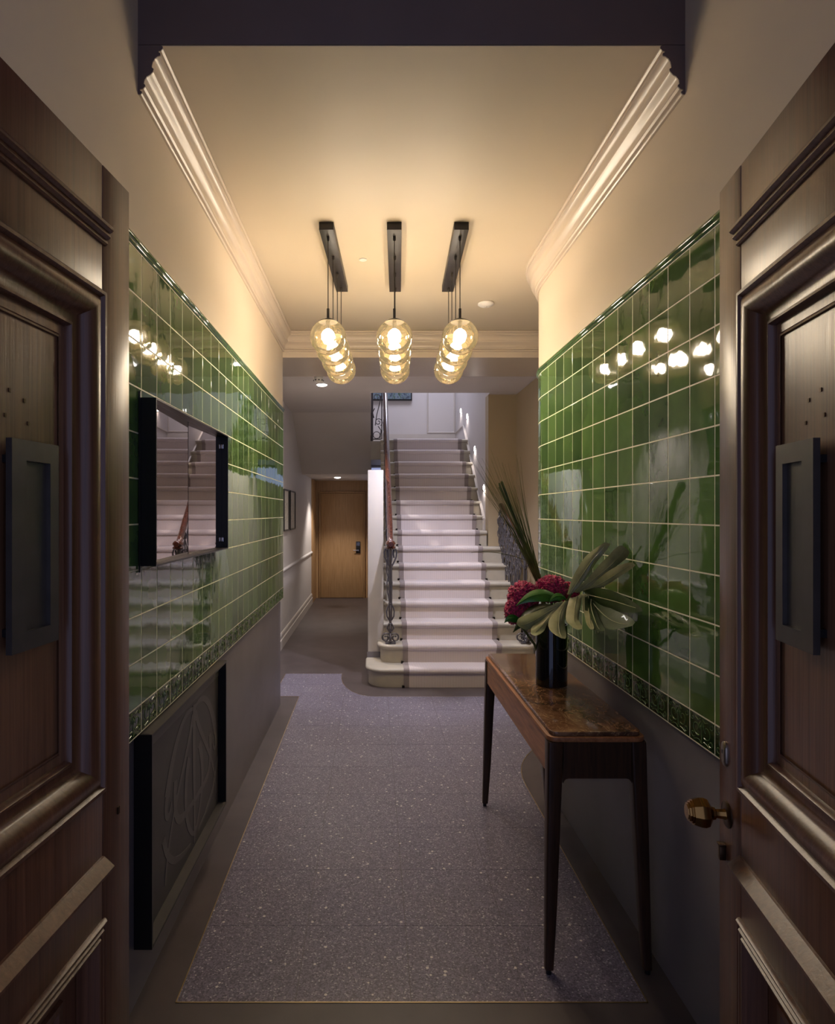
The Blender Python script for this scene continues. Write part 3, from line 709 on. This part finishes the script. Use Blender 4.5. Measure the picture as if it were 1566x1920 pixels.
m.grid(rows, True, True); esc = m.build('escutcheon', 'nickel', d2, smooth=True, angle=40, label='oval nickel lock cover')
m = MB(tf2); m.box(0.031, 0.035, 0.006, 0.0068, 1.164, 1.172); m.build('keyhole', 'black', esc)
m = MB(tf2); m.box(0.024, 0.036, 0.0, 0.012, 0.948, 0.976).box(0.022, 0.038, 0.0, 0.014, 0.976, 0.981); m.build('keyhole_cover', 'bronze', d2, bevel=0.0015)
# small brass spring clip on the left leaf
m = MB(tf1); m.box(0.045, 0.052, 0, 0.003, 1.05, 1.064); m.build('latch_plate', 'bronze', d1)

# ------------------------------------------------------------------ corridor door
d3 = thing('door_3', 'pale oak door at the end of the corridor with a keypad lock', 'door', (-0.6, 12.19, 0), None, 'structure')
MB().box(-1.02, -0.195, 12.165, 12.198, 0.008, 2.035).build('leaf', 'oak', d3, bevel=0.003)
MB().box(-1.05, -1.024, 12.15, 12.2, 0.002, 2.065).box(-0.191, -0.165, 12.15, 12.2, 0.002, 2.065).box(-1.024, -0.191, 12.15, 12.2, 2.039, 2.065).build('door_frame', 'oak', d3, bevel=0.002)
MB().box(-1.025, -0.19, 12.19, 12.2, 0.001, 2.04).build('shadow_gap', 'groutdark', d3)
lk = MB().box(-0.335, -0.25, 12.14, 12.165, 0.87, 1.10).build('keypad_lock', 'black', d3, bevel=0.006, label='black keypad door lock')
m = MB()
for i in range(3):
    for j in range(3): m.box(-0.322 + i * 0.021, -0.307 + i * 0.021, 12.136, 12.141, 1.02 + j * 0.022, 1.035 + j * 0.022)
m.build('key', 'chrome', lk)
m = MB(); m.lathe([(0.014, 12.10), (0.014, 12.14)], (-0.292, 0, 0.93), 12, 'y'); m.tube([(-0.292, 12.105, 0.93), (-0.34, 12.105, 0.93), (-0.385, 12.108, 0.93)], 0.009, 8); m.build('lever', 'chrome', lk, smooth=True)
# end door right jamb wall: oak return
MB().box(-0.075, -0.056, 11.9, 12.2, 0, 2.27).build('panel', 'oak', wb)

# pictures on the corridor wall
for i, (ya, yb, lab) in enumerate(((7.84, 8.30, 'nearer of two thin black framed pictures on the corridor wall'), (8.42, 8.95, 'farther of two thin black framed pictures on the corridor wall'))):
    pc = thing('framed_picture', lab, 'picture', (CLW, (ya + yb) / 2, 1.42), 'pictures on the corridor wall')
    tfp = lambda u, n, z: (CLW + n, u, z)
    MB(tfp).frame(ya, yb, 1.42, 1.955, [(0, 0.0), (0, 0.022), (0.018, 0.022), (0.018, 0.008)]).build('frame', 'black', pc)
    MB(tfp).box(ya + 0.01, yb - 0.01, 0.001, 0.009, 1.43, 1.945).build('mat', 'mat_board', pc)
    MB(tfp).box(ya + 0.1, yb - 0.1, 0.0092, 0.0105, 1.53, 1.84).build('print', 'print', pc)
# painting on the landing wall
pt = thing('wall_painting', 'dark blue abstract painting on the wall above the landing', 'painting', (0.3, 10.2, 3.48))
MB().box(-0.07, 0.63, 10.170, 10.218, 3.48, 4.15).build('frame', 'black', pt)
MB().box(-0.05, 0.61, 10.163, 10.1695, 3.50, 4.13).build('canvas', 'painting', pt)

# ------------------------------------------------------------------ mirror cabinet on the left wall
mc = thing('mirror_cabinet', 'black steel box frame with smoked mirror panes on the green tiles', 'mirror', (TL, 2.58, 1.474))
xa, xb, ya, yb, za, zb = TL + 0.0015, -0.717, 2.07, 3.097, 1.474, 2.032
th = 0.006
MB().box(xa, xb, ya, ya + th, za, zb).build('side', 'black', mc)
MB().box(xa, xb, yb - th, yb, za, zb).build('side', 'black', mc)
MB().box(xa, xb, ya + th, yb - th, zb - th, zb).build('top', 'black', mc)
MB().box(xa, xb, ya + th, yb - th, za, za + th).build('bottom', 'black', mc)
MB().box(xa, -0.764, ya + th, yb - th, za + th, zb - th).build('back_panel', 'black', mc)
ysp = 2.575
for y0_, y1_ in ((ya + th, ysp - 0.0007), (ysp + 0.0007, yb - th)):
    yc0 = (y0_ + y1_) / 2; dl = R(1.7) if y0_ < 2.3 else R(-1.4)
    pz = lambda x, y, z, yc0=yc0, dl=dl: (-0.7535 + (x * math.cos(dl) - (y - yc0) * math.sin(dl)), yc0 + x * math.sin(dl) + (y - yc0) * math.cos(dl), z)
    MB(pz).box(-0.002, 0.0, y0_ + 0.0005, y1_ - 0.0005, za + th, zb - th).build('mirror_pane', 'mirror', mc)
m = MB()
for z_ in (za + 0.045, zb - 0.055):
    c = MB().box(-0.748, -0.735, yb - th - 0.016, yb - th, z_ - 0.012, z_ + 0.012).build('clip', 'chrome', mc, bevel=0.003)
MB().box(xa, xa + 0.006, ya - 0.006, ya - 0.0005, za - 0.02, zb + 0.02).build('mounting_rail', 'black', mc)

# ------------------------------------------------------------------ low framed panel with a plant motif
lp = thing('radiator_cover', 'black framed low panel with a curling plant motif on the grey wall', 'panel', (WL, 2.62, 0.193))
xa, xb, ya, yb, za, zb = WL + 0.0015, -0.738, 2.09, 3.153, 0.193, 0.91
th = 0.012
MB().box(xa, xb, ya, ya + th, za, zb).build('side', 'black', lp)
MB().box(xa, xb, yb - th, yb, za, zb).build('side', 'black', lp)
MB().box(xa, xb, ya + th, yb - th, zb - 0.010, zb).build('top', 'panel_dark', lp)
MB().box(xa, xb, ya + th, yb - th, za, za + 0.010).build('bottom', 'panel_dark', lp)
MB().box(xa, -0.7775, ya + th, yb - th, za + 0.01, zb - 0.01).build('panel', 'panel_dark', lp)
MB().box(-0.7774, -0.7755, ya + th, yb - th, zb - 0.075, zb - 0.0105).build('top_band', 'motif', lp, label='lighter grey band along the top')
m = MB()
RIB = [0]
def ribbon(pts, w0, w1):
    L = []; RIB[0] += 1; xr_ = -0.7766 + 0.00006 * RIB[0]
    for i, (u, v) in enumerate(pts):
        a = Vector(pts[max(0, i - 1)]); b = Vector(pts[min(len(pts) - 1, i + 1)]); d = (b - a).normalized(); n = Vector((-d.y, d.x))
        t = i / (len(pts) - 1); ww = 1.5 * (w0 * (1 - t) + w1 * t)
        L.append((Vector((u, v)) + n * ww, Vector((u, v)) - n * ww))
    rows = [[(xr_, p.x, p.y) for p, q in L], [(xr_, q.x, q.y) for p, q in L]]
    rows2 = [[(-0.7776, p.x, p.y) for p, q in L]] + rows + [[(-0.7776, q.x, q.y) for p, q in L]]
    m.grid(rows2)
def bez(p0, p1, p2, p3, k=16):
    return [tuple((1 - t) ** 3 * a + 3 * (1 - t) ** 2 * t * b + 3 * (1 - t) * t * t * c + t ** 3 * d for a, b, c, d in zip(p0, p1, p2, p3)) for t in (i / k for i in range(k + 1))]
yc_ = 2.72
for s in (1, -1):
    q = lambda u, v: (yc_ + s * u, v)
    ribbon(bez(q(0.0, 0.80), q(0.16, 0.86), q(0.30, 0.72), q(0.36, 0.58)), 0.004, 0.02)
    ribbon(bez(q(0.02, 0.78), q(0.1, 0.62), q(0.34, 0.50), q(0.38, 0.26)), 0.012, 0.006)
    ribbon(bez(q(0.0, 0.40), q(0.14, 0.42), q(0.30, 0.36), q(0.26, 0.60)), 0.008, 0.014)
    ribbon(bez(q(0.0, 0.26), q(0.1, 0.30), q(0.18, 0.46), q(0.08, 0.62)), 0.006, 0.016)
    ribbon(bez(q(0.06, 0.24), q(0.2, 0.26), q(0.34, 0.28), q(0.40, 0.44)), 0.005, 0.012)
    ribbon(bez(q(0.36, 0.58), q(0.40, 0.50), q(0.33, 0.47), q(0.31, 0.54)), 0.014, 0.004)
ribbon(bez((yc_, 0.22), (yc_ + 0.01, 0.4), (yc_ - 0.02, 0.6), (yc_, 0.82)), 0.008, 0.016)
m.build('motif', 'motif', lp, label='lighter grey curling plant motif')

# ------------------------------------------------------------------ console table
ct = thing('console_table', 'narrow walnut console table with a brown marble top by the green wall', 'table', (0.8, 2.885, 0))
X0, X1, YA, YB, ZTb = 0.628, 0.982, 2.245, 3.53, 0.862
def rrect(x0, x1, y0, y1, r, n=5):
    p = []
    for cx_, cy_, a0 in ((x1 - r, y1 - r, 0), (x0 + r, y1 - r, 90), (x0 + r, y0 + r, 180), (x1 - r, y0 + r, 270)):
        p += [(cx_ + r * math.cos(R(a0 + 90 * i / n)), cy_ + r * math.sin(R(a0 + 90 * i / n))) for i in range(n + 1)]
    return p
MB().prism(rrect(X0 + 0.012, X1 - 0.012, YA + 0.012, YB - 0.012, 0.028), 'z', ZTb - 0.016, ZTb).build('marble_top', 'marble', ct, bevel=0.003, label='brown marble top')
MB().prism(rrect(X0, X1, YA, YB, 0.035), 'z', ZTb - 0.034, ZTb - 0.016).build('top_frame', 'walnut', ct, bevel=0.003)
MB().box(X0 + 0.004, X0 + 0.026, YA + 0.056, YB - 0.056, ZTb - 0.155, ZTb - 0.034).build('apron', 'walnut', ct)
MB().box(X1 - 0.026, X1 - 0.004, YA + 0.056, YB - 0.056, ZTb - 0.155, ZTb - 0.034).build('apron', 'walnut', ct)
for ysgn, y_ in ((1, YA + 0.004), (-1, YB - 0.026)):
    a, b = X0 + 0.055, X1 - 0.055; zt, zb_ = ZTb - 0.034, ZTb - 0.165; r = 0.018
    pl = [(a, zt), (a, zb_ - r)] + [(a + r - r * math.cos(R(q)), zb_ - r + r * math.sin(R(q))) for q in (30, 60, 90)] + [(b - r + r * math.sin(R(q)), zb_ - r + r * math.cos(R(q))) for q in (0, 30, 60)] + [(b, zb_ - r), (b, zt)]
    MB().prism(pl, 'y', y_, y_ + 0.022).build('apron', 'walnut_leg', ct)
for sx in (0, 1):
    for sy in (0, 1):
        rows = []
        for z, wd, spl in ((ZTb - 0.0345, 0.056, 0), (ZTb - 0.17, 0.053, 0.002), (0.50, 0.048, 0.006), (0.25, 0.041, 0.010), (0.02, 0.031, 0.014)):
            ox = (X0 - spl, X0 - spl + wd) if sx == 0 else (X1 + spl - wd, X1 + spl)
            oy = (YA - spl, YA - spl + wd) if sy == 0 else (YB + spl - wd, YB + spl)
            rows.append([(*p, z) for p in rrect(ox[0], ox[1], oy[0], oy[1], 0.009, 3)])
        lg = MB().grid(rows, True, True).build('leg', 'walnut_leg', ct, smooth=True, angle=40)
        cx_ = X0 if sx == 0 else X1; cx_ += (-0.014 + 0.014) if sx == 0 else 0.0
        cy_ = YA if sy == 0 else YB
        MB().lathe([(0.010, 0.002), (0.010, 0.02)], (cx_, cy_, 0), 10).build('foot', 'black', lg, smooth=True)

# ------------------------------------------------------------------ vase and arrangement
VX, VY, VZ = 0.819, 2.88, ZTb
vs = thing('vase', 'black cylindrical glass vase on the marble console table', 'vase', (VX, VY, VZ))
MB().lathe([(0.0001, 0.001), (0.068, 0.001), (0.071, 0.004), (0.071, 0.008)], (VX, VY, VZ), 40).build('base', 'vase', vs, smooth=True)
MB().lathe([(0.066, 0.010), (0.071, 0.009), (0.071, 0.275), (0.070, 0.279), (0.067, 0.279), (0.066, 0.275), (0.066, 0.012)], (VX, VY, VZ), 40, 'z', False).build('body', 'vase', vs, smooth=True, angle=50)
def flower(px, py, Y, rx, rz_, seed, label):
    c = P(px, py, Y); root = thing('red_flower', label, 'flower', tuple(c), 'crimson flower heads in the vase')
    bm = bmesh.new(); bmesh.ops.create_icosphere(bm, subdivisions=5, radius=1)
    for v in bm.verts:
        n_ = v.co.normalized(); q = n_ * 2.1 + Vector((seed * 7.3, 0, 0))
        fold = 1 - abs(noise.noise(q * 1.4)) * 0.55
        d = 0.80 * fold + 0.12 * noise.noise(q * 6) + 0.12 * abs(noise.noise(q * 15)) + 0.10 * noise.noise(q * 30)
        v.co = Vector((n_.x * rx, n_.y * rx, n_.z * rz_)) * (d + 0.25)
    me = bpy.data.meshes.new('flower_head'); bm.to_mesh(me); bm.free(); me.shade_smooth(); me.materials.append(MT['flower'])
    o = bpy.data.objects.new('flower_head', me); col.objects.link(o); o.parent = root; ORG[o] = ORG[root]
    b = Vector((VX + random.uniform(-.03, .03), VY + random.uniform(-.03, .03), VZ + 0.05))
    MB().tube([c - Vector((0, 0, rz_ * 0.6)), c * 0.4 + b * 0.6 + Vector((0, 0, 0.02)), b], 0.006, 6).build('stem', 'grass', root, smooth=True)
flower(982, 1118, 2.86, 0.070, 0.066, 1, 'left crimson flower head above the green leaf')
flower(1034, 1104, 2.90, 0.072, 0.062, 2, 'middle crimson flower head, tallest in the vase')
flower(1066, 1112, 2.96, 0.052, 0.050, 3, 'right crimson flower head half hidden by the monstera leaf')
flower(968, 1146, 2.83, 0.050, 0.062, 4, 'lowest crimson flower head hanging at the far left of the vase')

def leaf_surface(mb, pts, widths, up, curl=0.25, k=5, th=0.0):
    rows = []; pts = [Vector(p) for p in pts]; up = Vector(up)
    for i, p in enumerate(pts):
        t = (pts[min(i + 1, len(pts) - 1)] - pts[max(i - 1, 0)]).normalized()
        s = t.cross(up).normalized(); nrm = s.cross(t).normalized(); w_ = widths[i]
        rows.append([p + s * (w_ * (2 * j / k - 1)) - nrm * (curl * w_ * (abs(2 * j / k - 1) ** 1.6)) for j in range(k + 1)])
    mb.grid(rows)
def qb(a, b, c, n=12): return [a * (1 - t) ** 2 + b * 2 * t * (1 - t) + c * t * t for t in (i / n for i in range(n + 1))]
mo = thing('monstera_leaf', 'large split monstera leaf spreading right from the vase', 'leaf', tuple(P(1070, 1112, 2.74)))
C0 = P(1072, 1112, 2.74)
# each lobe: its two edges as seen from the hall, its depth at the tip, whether it stays dark green or takes the painted sheen
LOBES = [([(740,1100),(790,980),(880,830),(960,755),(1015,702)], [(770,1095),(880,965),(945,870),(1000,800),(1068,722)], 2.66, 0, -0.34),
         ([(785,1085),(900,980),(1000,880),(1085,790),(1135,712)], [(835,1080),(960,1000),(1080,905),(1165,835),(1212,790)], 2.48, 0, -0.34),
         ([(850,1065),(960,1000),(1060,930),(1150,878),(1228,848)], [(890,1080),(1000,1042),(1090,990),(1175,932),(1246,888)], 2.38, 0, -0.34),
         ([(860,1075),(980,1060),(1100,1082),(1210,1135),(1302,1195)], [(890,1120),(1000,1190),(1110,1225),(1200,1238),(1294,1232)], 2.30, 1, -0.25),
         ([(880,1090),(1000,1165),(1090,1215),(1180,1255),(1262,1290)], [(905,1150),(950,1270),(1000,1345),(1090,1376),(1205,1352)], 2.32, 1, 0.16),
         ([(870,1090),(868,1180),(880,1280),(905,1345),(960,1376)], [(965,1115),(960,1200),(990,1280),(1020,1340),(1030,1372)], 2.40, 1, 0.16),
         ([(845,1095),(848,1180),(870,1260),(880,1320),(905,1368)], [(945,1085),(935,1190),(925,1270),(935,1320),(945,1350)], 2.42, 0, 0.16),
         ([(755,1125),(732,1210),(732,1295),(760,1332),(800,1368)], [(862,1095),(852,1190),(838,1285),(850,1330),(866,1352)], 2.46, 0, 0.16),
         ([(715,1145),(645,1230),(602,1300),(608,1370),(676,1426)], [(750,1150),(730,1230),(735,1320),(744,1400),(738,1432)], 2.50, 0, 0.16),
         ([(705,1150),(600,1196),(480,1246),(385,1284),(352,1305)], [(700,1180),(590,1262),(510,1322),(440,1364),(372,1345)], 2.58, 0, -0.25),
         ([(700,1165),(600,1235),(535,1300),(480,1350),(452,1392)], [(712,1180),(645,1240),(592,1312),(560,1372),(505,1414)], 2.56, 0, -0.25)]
def zp(q, Y): return P(880 + q[0] * 0.25, 840 + q[1] * 0.25, Y)
def spline(p, n=15):
    out = []
    for i in range(n):
        t = i / (n - 1) * (len(p) - 1); k = min(int(t), len(p) - 2); u = t - k
        p0, p1, p2, p3 = p[max(k - 1, 0)], p[k], p[k + 1], p[min(k + 2, len(p) - 1)]
        out.append(tuple(0.5 * (2 * b + (c - a) * u + (2 * a - 5 * b + 4 * c - d) * u * u + (3 * b - a - 3 * c + d) * u ** 3) for a, b, c, d in zip(p0, p1, p2, p3)))
    return out
ml = MB(); md = MB(); mv = MB()
for le, re, Yt, dk, tilt in LOBES:
    L, Q = spline(le), spline(re); rows = []; mid = []
    for i in range(15):
        t = i / 14; Y = 2.74 + (Yt - 2.74) * t; a, b = zp(L[i], Y), zp(Q[i], Y)
        wd = (b - a).length; row = []
        tip = 1 - max(0, (t - 0.75) / 0.25) ** 2 * 0.55
        for j in range(7):
            u = 0.5 + (j / 6 - 0.5) * tip; v = 2 * u - 1
            row.append(a.lerp(b, u) + Vector((0, 1, 0.05)) * (wd * (0.30 * v * v + tilt * v - 0.05)) + Vector((0, 0.004 * math.sin(9 * t + 3 * v), 0)))
        rows.append(row); mid.append(row[3] + Vector((0, -0.0012, 0)))
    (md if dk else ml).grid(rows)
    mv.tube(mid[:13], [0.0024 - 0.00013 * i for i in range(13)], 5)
ml.build('leaf_lobes', 'leaf_sheen', mo, smooth=True, angle=80, label='glossy lobes with a pale painted sheen')
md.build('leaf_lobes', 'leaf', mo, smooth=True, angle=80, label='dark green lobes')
mv.build('leaf_veins', 'leaf_sheen', mo, smooth=True)
MB().tube([C0, P(1050, 1150, 2.8), Vector((VX, VY, VZ + 0.2))], 0.005, 6).build('stem', 'grass', mo, smooth=True)

def oval_leaf(name, label, a, mid, c, w_, up, mat='leaf_bright', curl=0.2):
    root = thing(name, label, 'leaf', tuple(a)); mb = MB()
    pts = qb(a, mid, c, 12); wd = [max(0.0006, w_ * math.sin(math.pi * min(0.995, max(0.02, (i / 12))) ** 0.8)) for i in range(13)]
    leaf_surface(mb, pts, wd, up, curl); mb.build('blade', mat, root, smooth=True, angle=80)
    MB().tube([p + Vector((0, -0.001, 0.0015)) for p in pts], 0.0016, 5).build('midrib', mat, root, smooth=True)
    MB().tube([a, (a + Vector((VX, VY, VZ + 0.27))) / 2, Vector((VX, VY, VZ + 0.22))], 0.004, 5).build('stem', 'grass', root, smooth=True)
oval_leaf('green_leaf', 'bright green rounded leaf in front of the crimson flowers', P(1052, 1126, 2.76), P(1012, 1098, 2.74), P(968, 1136, 2.74), 0.036, (0, -0.75, 0.8))
oval_leaf('green_leaf', 'dark green broad leaf below the left crimson flowers', P(1056, 1140, 2.78), P(1000, 1128, 2.72), P(962, 1186, 2.74), 0.050, (-0.2, -0.6, 0.9), 'leaf', 0.3)
oval_leaf('green_leaf', 'small green leaf between the flowers and the monstera leaf', P(1062, 1124, 2.74), P(1046, 1108, 2.73), P(1030, 1130, 2.72), 0.018, (0, -0.8, 0.7))
oval_leaf('green_leaf', 'tiny leaf sticking out lowest at the left of the vase', P(978, 1168, 2.78), P(958, 1150, 2.76), P(946, 1168, 2.76), 0.018, (0, -1, 0.4))

gb = thing('grass_bunch', 'tall bunch of bear grass leaning left out of the vase', 'grass', tuple(P(1018, 1100, 2.95)))
base = P(1016, 1104, 2.96); rnd = random.Random(3)
for i in range(46):
    t = rnd.random()
    bx = base + Vector((rnd.uniform(-.012, .012), rnd.uniform(-.012, .012), 0))
    ex = 884 + 96 * t + rnd.uniform(-6, 6); ey = 868 + rnd.uniform(-28, 60) + 20 * abs(t - 0.5)
    mx_ = 958 + 28 * t + rnd.uniform(-5, 5); my_ = 985 + rnd.uniform(-6, 6)
    Ye = 2.96 + rnd.uniform(-0.14, 0.14)
    pts = qb(bx, P(mx_, my_, 2.96 + (Ye - 2.96) * 0.3), P(ex, ey, Ye), 8)
    r0 = rnd.uniform(0.0012, 0.0022)
    MB().tube(pts, [r0 * (1 - 0.10 * k) for k in range(9)], 4).build('blade', 'grass', gb, smooth=True)
for i in range(9):
    bx = base + Vector((rnd.uniform(-.008, .008), rnd.uniform(-.008, .008), 0))
    pts = qb(bx, P(978, 1000, 2.95), P(938 + rnd.uniform(-3, 5), 905 + rnd.uniform(-3, 10), 2.95 + rnd.uniform(-.01, .01)), 8)
    MB().tube(pts, 0.0032, 5).build('blade', 'grass', gb, smooth=True)
MB().tube(qb(P(985, 1050, 2.95), P(930, 1030, 2.92), P(884, 1036, 2.9), 8), [0.0016 - 0.0001 * k for k in range(9)], 4).build('blade', 'grass', gb, smooth=True)
MB().tube([base, Vector((VX, VY, VZ + 0.06))], 0.012, 6).build('stem', 'grass', gb, smooth=True)

# ------------------------------------------------------------------ ceiling pendants
side_word = ('left', 'middle', 'right')
SKEW = 0.040
for bi, xc in enumerate((-0.250, 0.112, 0.470)):
    ya, yb = 3.335, 4.275
    X = lambda y: xc + SKEW * (y - ya)
    root = thing('pendant_light', ('left', 'middle', 'right')[bi] + ' bar of four amber glass globe pendants hanging from the cream ceiling', 'lamp', (xc + SKEW * 0.47, 3.8, ZC), 'rows of globe pendants on the ceiling')
    w2 = 0.039
    MB().prism([(X(ya) - w2, ya), (X(ya) + w2, ya), (X(yb) + w2, yb), (X(yb) - w2, yb)], 'z', ZC - 0.042, ZC - 0.0005).build('canopy', 'blackbar', root, bevel=0.002, label='flat black ceiling bar')
    for y in (3.42, 3.68, 3.94, 4.20):
        x = X(y); zc = 2.610; r = 0.099
        MB().lathe([(0.008, ZC - 0.042), (0.008, ZC - 0.062), (0.004, ZC - 0.068)], (x, y, 0), 10).tube([(x, y, ZC - 0.045), (x, y, zc + r + 0.05)], 0.0028, 6).build('cord', 'blackbar', root, smooth=True)
        g = MB(); n, mm = 32, 20; rows = []
        for i in range(2, mm + 1):
            a = math.pi * i / mm; rr = max(0.0008, r * math.sin(a)); zz = r * math.cos(a) * 0.97
            rows.append([(x + rr * math.cos(2 * math.pi * k / n), y + rr * math.sin(2 * math.pi * k / n), zc + zz) for k in range(n)])
        g.grid(rows, True)
        gl = g.build('glass_globe', 'glass', root, smooth=True, angle=80, label='amber glass globe')
        MB().lathe([(0.0075, zc + 0.155), (0.0075, zc + 0.096), (0.010, zc + 0.101), (0.026, zc + 0.097), (0.042, zc + 0.0895), (0.053, zc + 0.083), (0.052, zc + 0.0805), (0.030, zc + 0.088), (0.012, zc + 0.088), (0.012, zc + 0.045), (0.0001, zc + 0.045)], (x, y, 0), 18).build('socket', 'blackbar', gl, smooth=True, angle=40)
        MB().ball((x, y, zc + 0.008), 0.036, 14, 9).build('bulb', 'bulb', gl, smooth=True)

# ------------------------------------------------------------------ small ceiling and wall fittings
sd = thing('smoke_detector', 'flat white smoke detector disc on the hall ceiling near the right cornice', 'detector', tuple(P(912, 566, 4.62)))
def disc(root, name, c, prof, mat, n=28): return MB().lathe(prof, c, n).build(name, mat, root, smooth=True, angle=40)
dx, dy = 0.83, 4.62
disc(sd, 'body', (dx, dy, ZC), [(0.05, 0.0), (0.058, -0.004), (0.058, -0.014), (0.045, -0.024), (0.022, -0.03), (0.0001, -0.03)], 'white')
disc(sd, 'lens', (dx, dy, ZC), [(0.012, -0.0295), (0.010, -0.034), (0.0001, -0.035)], 'woodwork', 12)
s2 = thing('smoke_detector', 'white drum smoke detector under the lower ceiling left of the pendants', 'detector', (-0.548, 6.28, ZS))
disc(s2, 'base', (-0.548, 6.28, ZS), [(0.055, 0), (0.055, -0.016), (0.0001, -0.016)], 'white')
disc(s2, 'body', (-0.548, 6.28, ZS), [(0.046, -0.0162), (0.046, -0.084), (0.040, -0.093), (0.0001, -0.093)], 'white')
m = MB()
for k in range(8):
    a = R(45 * k + 10); m.box(-0.548 + 0.045 * math.cos(a) - 0.007, -0.548 + 0.045 * math.cos(a) + 0.007, 6.28 + 0.045 * math.sin(a) - 0.007, 6.28 + 0.045 * math.sin(a) + 0.007, ZS - 0.078, ZS - 0.068)
m.build('vent_slots', 'black', s2)
sp = thing('sprinkler_cap', 'small white disc on the hall ceiling between left and middle pendants', 'detector', (-0.06, 3.8, ZC))
disc(sp, 'cap', (-0.063, 3.83, ZC), [(0.024, 0), (0.024, -0.004), (0.018, -0.007), (0.0001, -0.007)], 'white', 18)
names = ['recessed downlight behind the right globe pendants', 'added downlight hidden behind the left globe pendants', 'bright recessed downlight beside the drum smoke detector', 'recessed downlight in the low ceiling before the oak door']
for (k, loc, pw, rot, ang), lab in zip(DOWN, names):
    zt = {0: 2.99, 1: ZS, 2: 2.28}[0 if loc[2] < 3.0 and loc[2] > 2.9 else (1 if loc[2] > 3 else 2)]
    d = thing('downlight', lab, 'lamp', (loc[0], loc[1], zt), 'recessed downlights')
    disc(d, 'ring', (loc[0], loc[1], zt), [(0.056, -0.0005), (0.064, -0.001), (0.064, -0.004), (0.056, -0.004)], 'white')
    disc(d, 'lens', (loc[0], loc[1], zt), [(0.056, -0.0005), (0.054, -0.006), (0.045, -0.012), (0.025, -0.016), (0.0001, -0.017)], 'spot_glow')
for (x, y, z), lab in zip(((1.36, 7.665, 1.963), (1.36, 8.36, 2.51), (1.36, 9.04, 3.05), (1.36, 9.7, 3.235)),
        ('lowest oval step light on the stair wall', 'second lowest step light on the stair wall', 'upper step light on the stair wall nearer the landing corner string', 'farthest step light on the stair wall by the landing')):
    d = thing('step_light', lab, 'lamp', (x, y, z), 'step lights on the stair wall')
    for nm, rr, q, mt in (('rim', 0.058, 0.006, 'white'), ('lens', 0.050, 0.009, 'step_glow')):
        m = MB(); rows = []
        for s_, e in ((1, 0.0005), (1, q * 0.8), (0.9, q), (0.001, q)): rows.append([(x - e, y + rr * s_ * math.cos(a), z + rr * s_ * 0.7 * math.sin(a)) for a in (R(18 * k) for k in range(20))])
        m.grid(rows, True, True); m.build(nm, mt, d, smooth=True, angle=40)
